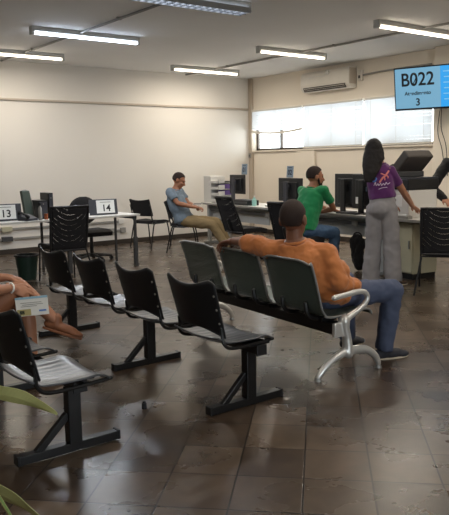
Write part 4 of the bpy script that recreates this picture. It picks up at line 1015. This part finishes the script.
lp('header_band', -1, 1, .78, 1, 'sky'); lp('photo_box', -.95, -.1, -.95, -.28, 'beige'); lp('photo_figure', -.8, -.5, -.8, -.42, 'dev'); lp('blue_mark', .4, .85, -.62, -.45, 'pblue'); lp('text_line', -.7, .6, .35, .40, 'duct'); lp('text_line', -.6, .7, .15, .20, 'duct'); lp('text_line', -.7, .3, -.02, .03, 'duct')

# ------------------------------------------------------------------ plant, floor bits
pt = thing('potted_plant', 'potted plant at lower left with long striped green blades', 'plant', (.34, 1.92, 0))
MB().loft([[(q * math.cos(2 * PI * k / 24), q * math.sin(2 * PI * k / 24), z) for k in range(24)] for z, q in ((0, .11), (.24, .15), (.24, .165), (.28, .165), (.28, .145), (.25, .14))]).build('pot', M['pot'], pt, smooth='auto')
MB().tube([(0, 0, .24), (0, 0, .255)], .141, 24).build('soil', M['soil'], pt)
def blade(pts, w, roll=0):
    path = cat_rom(pts, 8); N = len(path); 
    def ringpts(scale, lift):
        rings = []
        for i, p in enumerate(path):
            t = (path[min(i + 1, N - 1)] - path[max(i - 1, 0)]).normalized(); sd = t.cross(V((0, 0, 1))).normalized(); up = sd.cross(t)
            sd = sd * math.cos(roll) + up * math.sin(roll); up = sd.cross(t)
            q = i / (N - 1); ww = w * scale * (math.sin(PI * min(1, .18 + q * .82)) ** .6 if q < .99 else .05)
            rings.append([p + sd * ww + up * (.006 * scale + lift), p + up * (lift + .0008), p - sd * ww + up * (.006 * scale + lift), p - sd * ww + up * (.0045 * scale + lift - .0003), p - up * (.0012 - lift), p + sd * ww + up * (.0045 * scale + lift - .0003)])
        return rings
    b = MB().loft(ringpts(1, 0)).build('leaf_blade', M['leafe'], pt); b2 = MB().loft(ringpts(.72, .0016)).build('leaf_stripe', M['leaf'], b)
LEAF = [  # local to the pot
    ([(0, 0, .25), (.195, .185, .806), (.352, .128, .768), (.442, .123, .724), (.515, .092, .673)], .034, .9),
    ([(0, 0, .25), (.171, .14, .636), (.277, .085, .516), (.370, .055, .432), (.455, -.01, .34)], .05, .7)]
for k in range(9):
    a = 1.9 + k * .5; L = random.uniform(.3, .5); LEAF.append(([(0, 0, .25), (.1 * math.cos(a), .1 * math.sin(a), .5), (L * .6 * math.cos(a), L * .6 * math.sin(a), .6 + .03 * (k % 3)), (L * math.cos(a), L * math.sin(a), .42)], .022, 0))
for a in LEAF: blade(*a)
gl = thing('rubber_foot', 'small dark rubber foot lying alone on the tiles', 'rubber cap', (2.05, 3.52, 0))
MB().tube([(0, 0, 0), (0, 0, .035)], [.016, .014], 12).build('cap', M['ink'], gl, smooth='auto'); MB().tube([(0, 0, .035), (0, 0, .045)], [.010, .009], 10).build('stub', M['ink'], gl)

# ------------------------------------------------------------------ light
w = bpy.data.worlds.new('World'); bpy.context.scene.world = w; w.use_nodes = True
bgd = w.node_tree.nodes['Background']; bgd.inputs[0].default_value = (.90, .95, 1.0, 1); bgd.inputs[1].default_value = 3.6
def portal(loc, rot, sx, sy):
    l = bpy.data.lights.new('daylight_portal', 'AREA'); l.shape = 'RECTANGLE'; l.size = sx; l.size_y = sy; l.cycles.is_portal = True
    p = bpy.data.objects.new('daylight_portal', l); C.objects.link(p); p.location = loc; p.rotation_euler = rot
portal((XW + .18, (WY0 + WY1) / 2, (WZ0 + WZ1) / 2), (0, math.radians(90), 0), WZ1 - WZ0, WY1 - WY0)
portal((2.2, Y0 - .16, 1.1), (math.radians(90), 0, 0), 2.0, 2.2)
sc_ = bpy.context.scene
sc_.view_settings.view_transform = 'Standard'; sc_.view_settings.look = 'None'; sc_.view_settings.gamma = 1; sc_.view_settings.use_curve_mapping = False
for q_ in ('scr1', 'scr2', 'scrw'): M[q_].cycles.emission_sampling = 'NONE'
for q_ in ('lens', 'warm', 'dim'): M[q_].cycles.emission_sampling = 'FRONT'
sc_.cycles.sample_clamp_indirect = 5
sc_.view_settings.exposure = 1.3
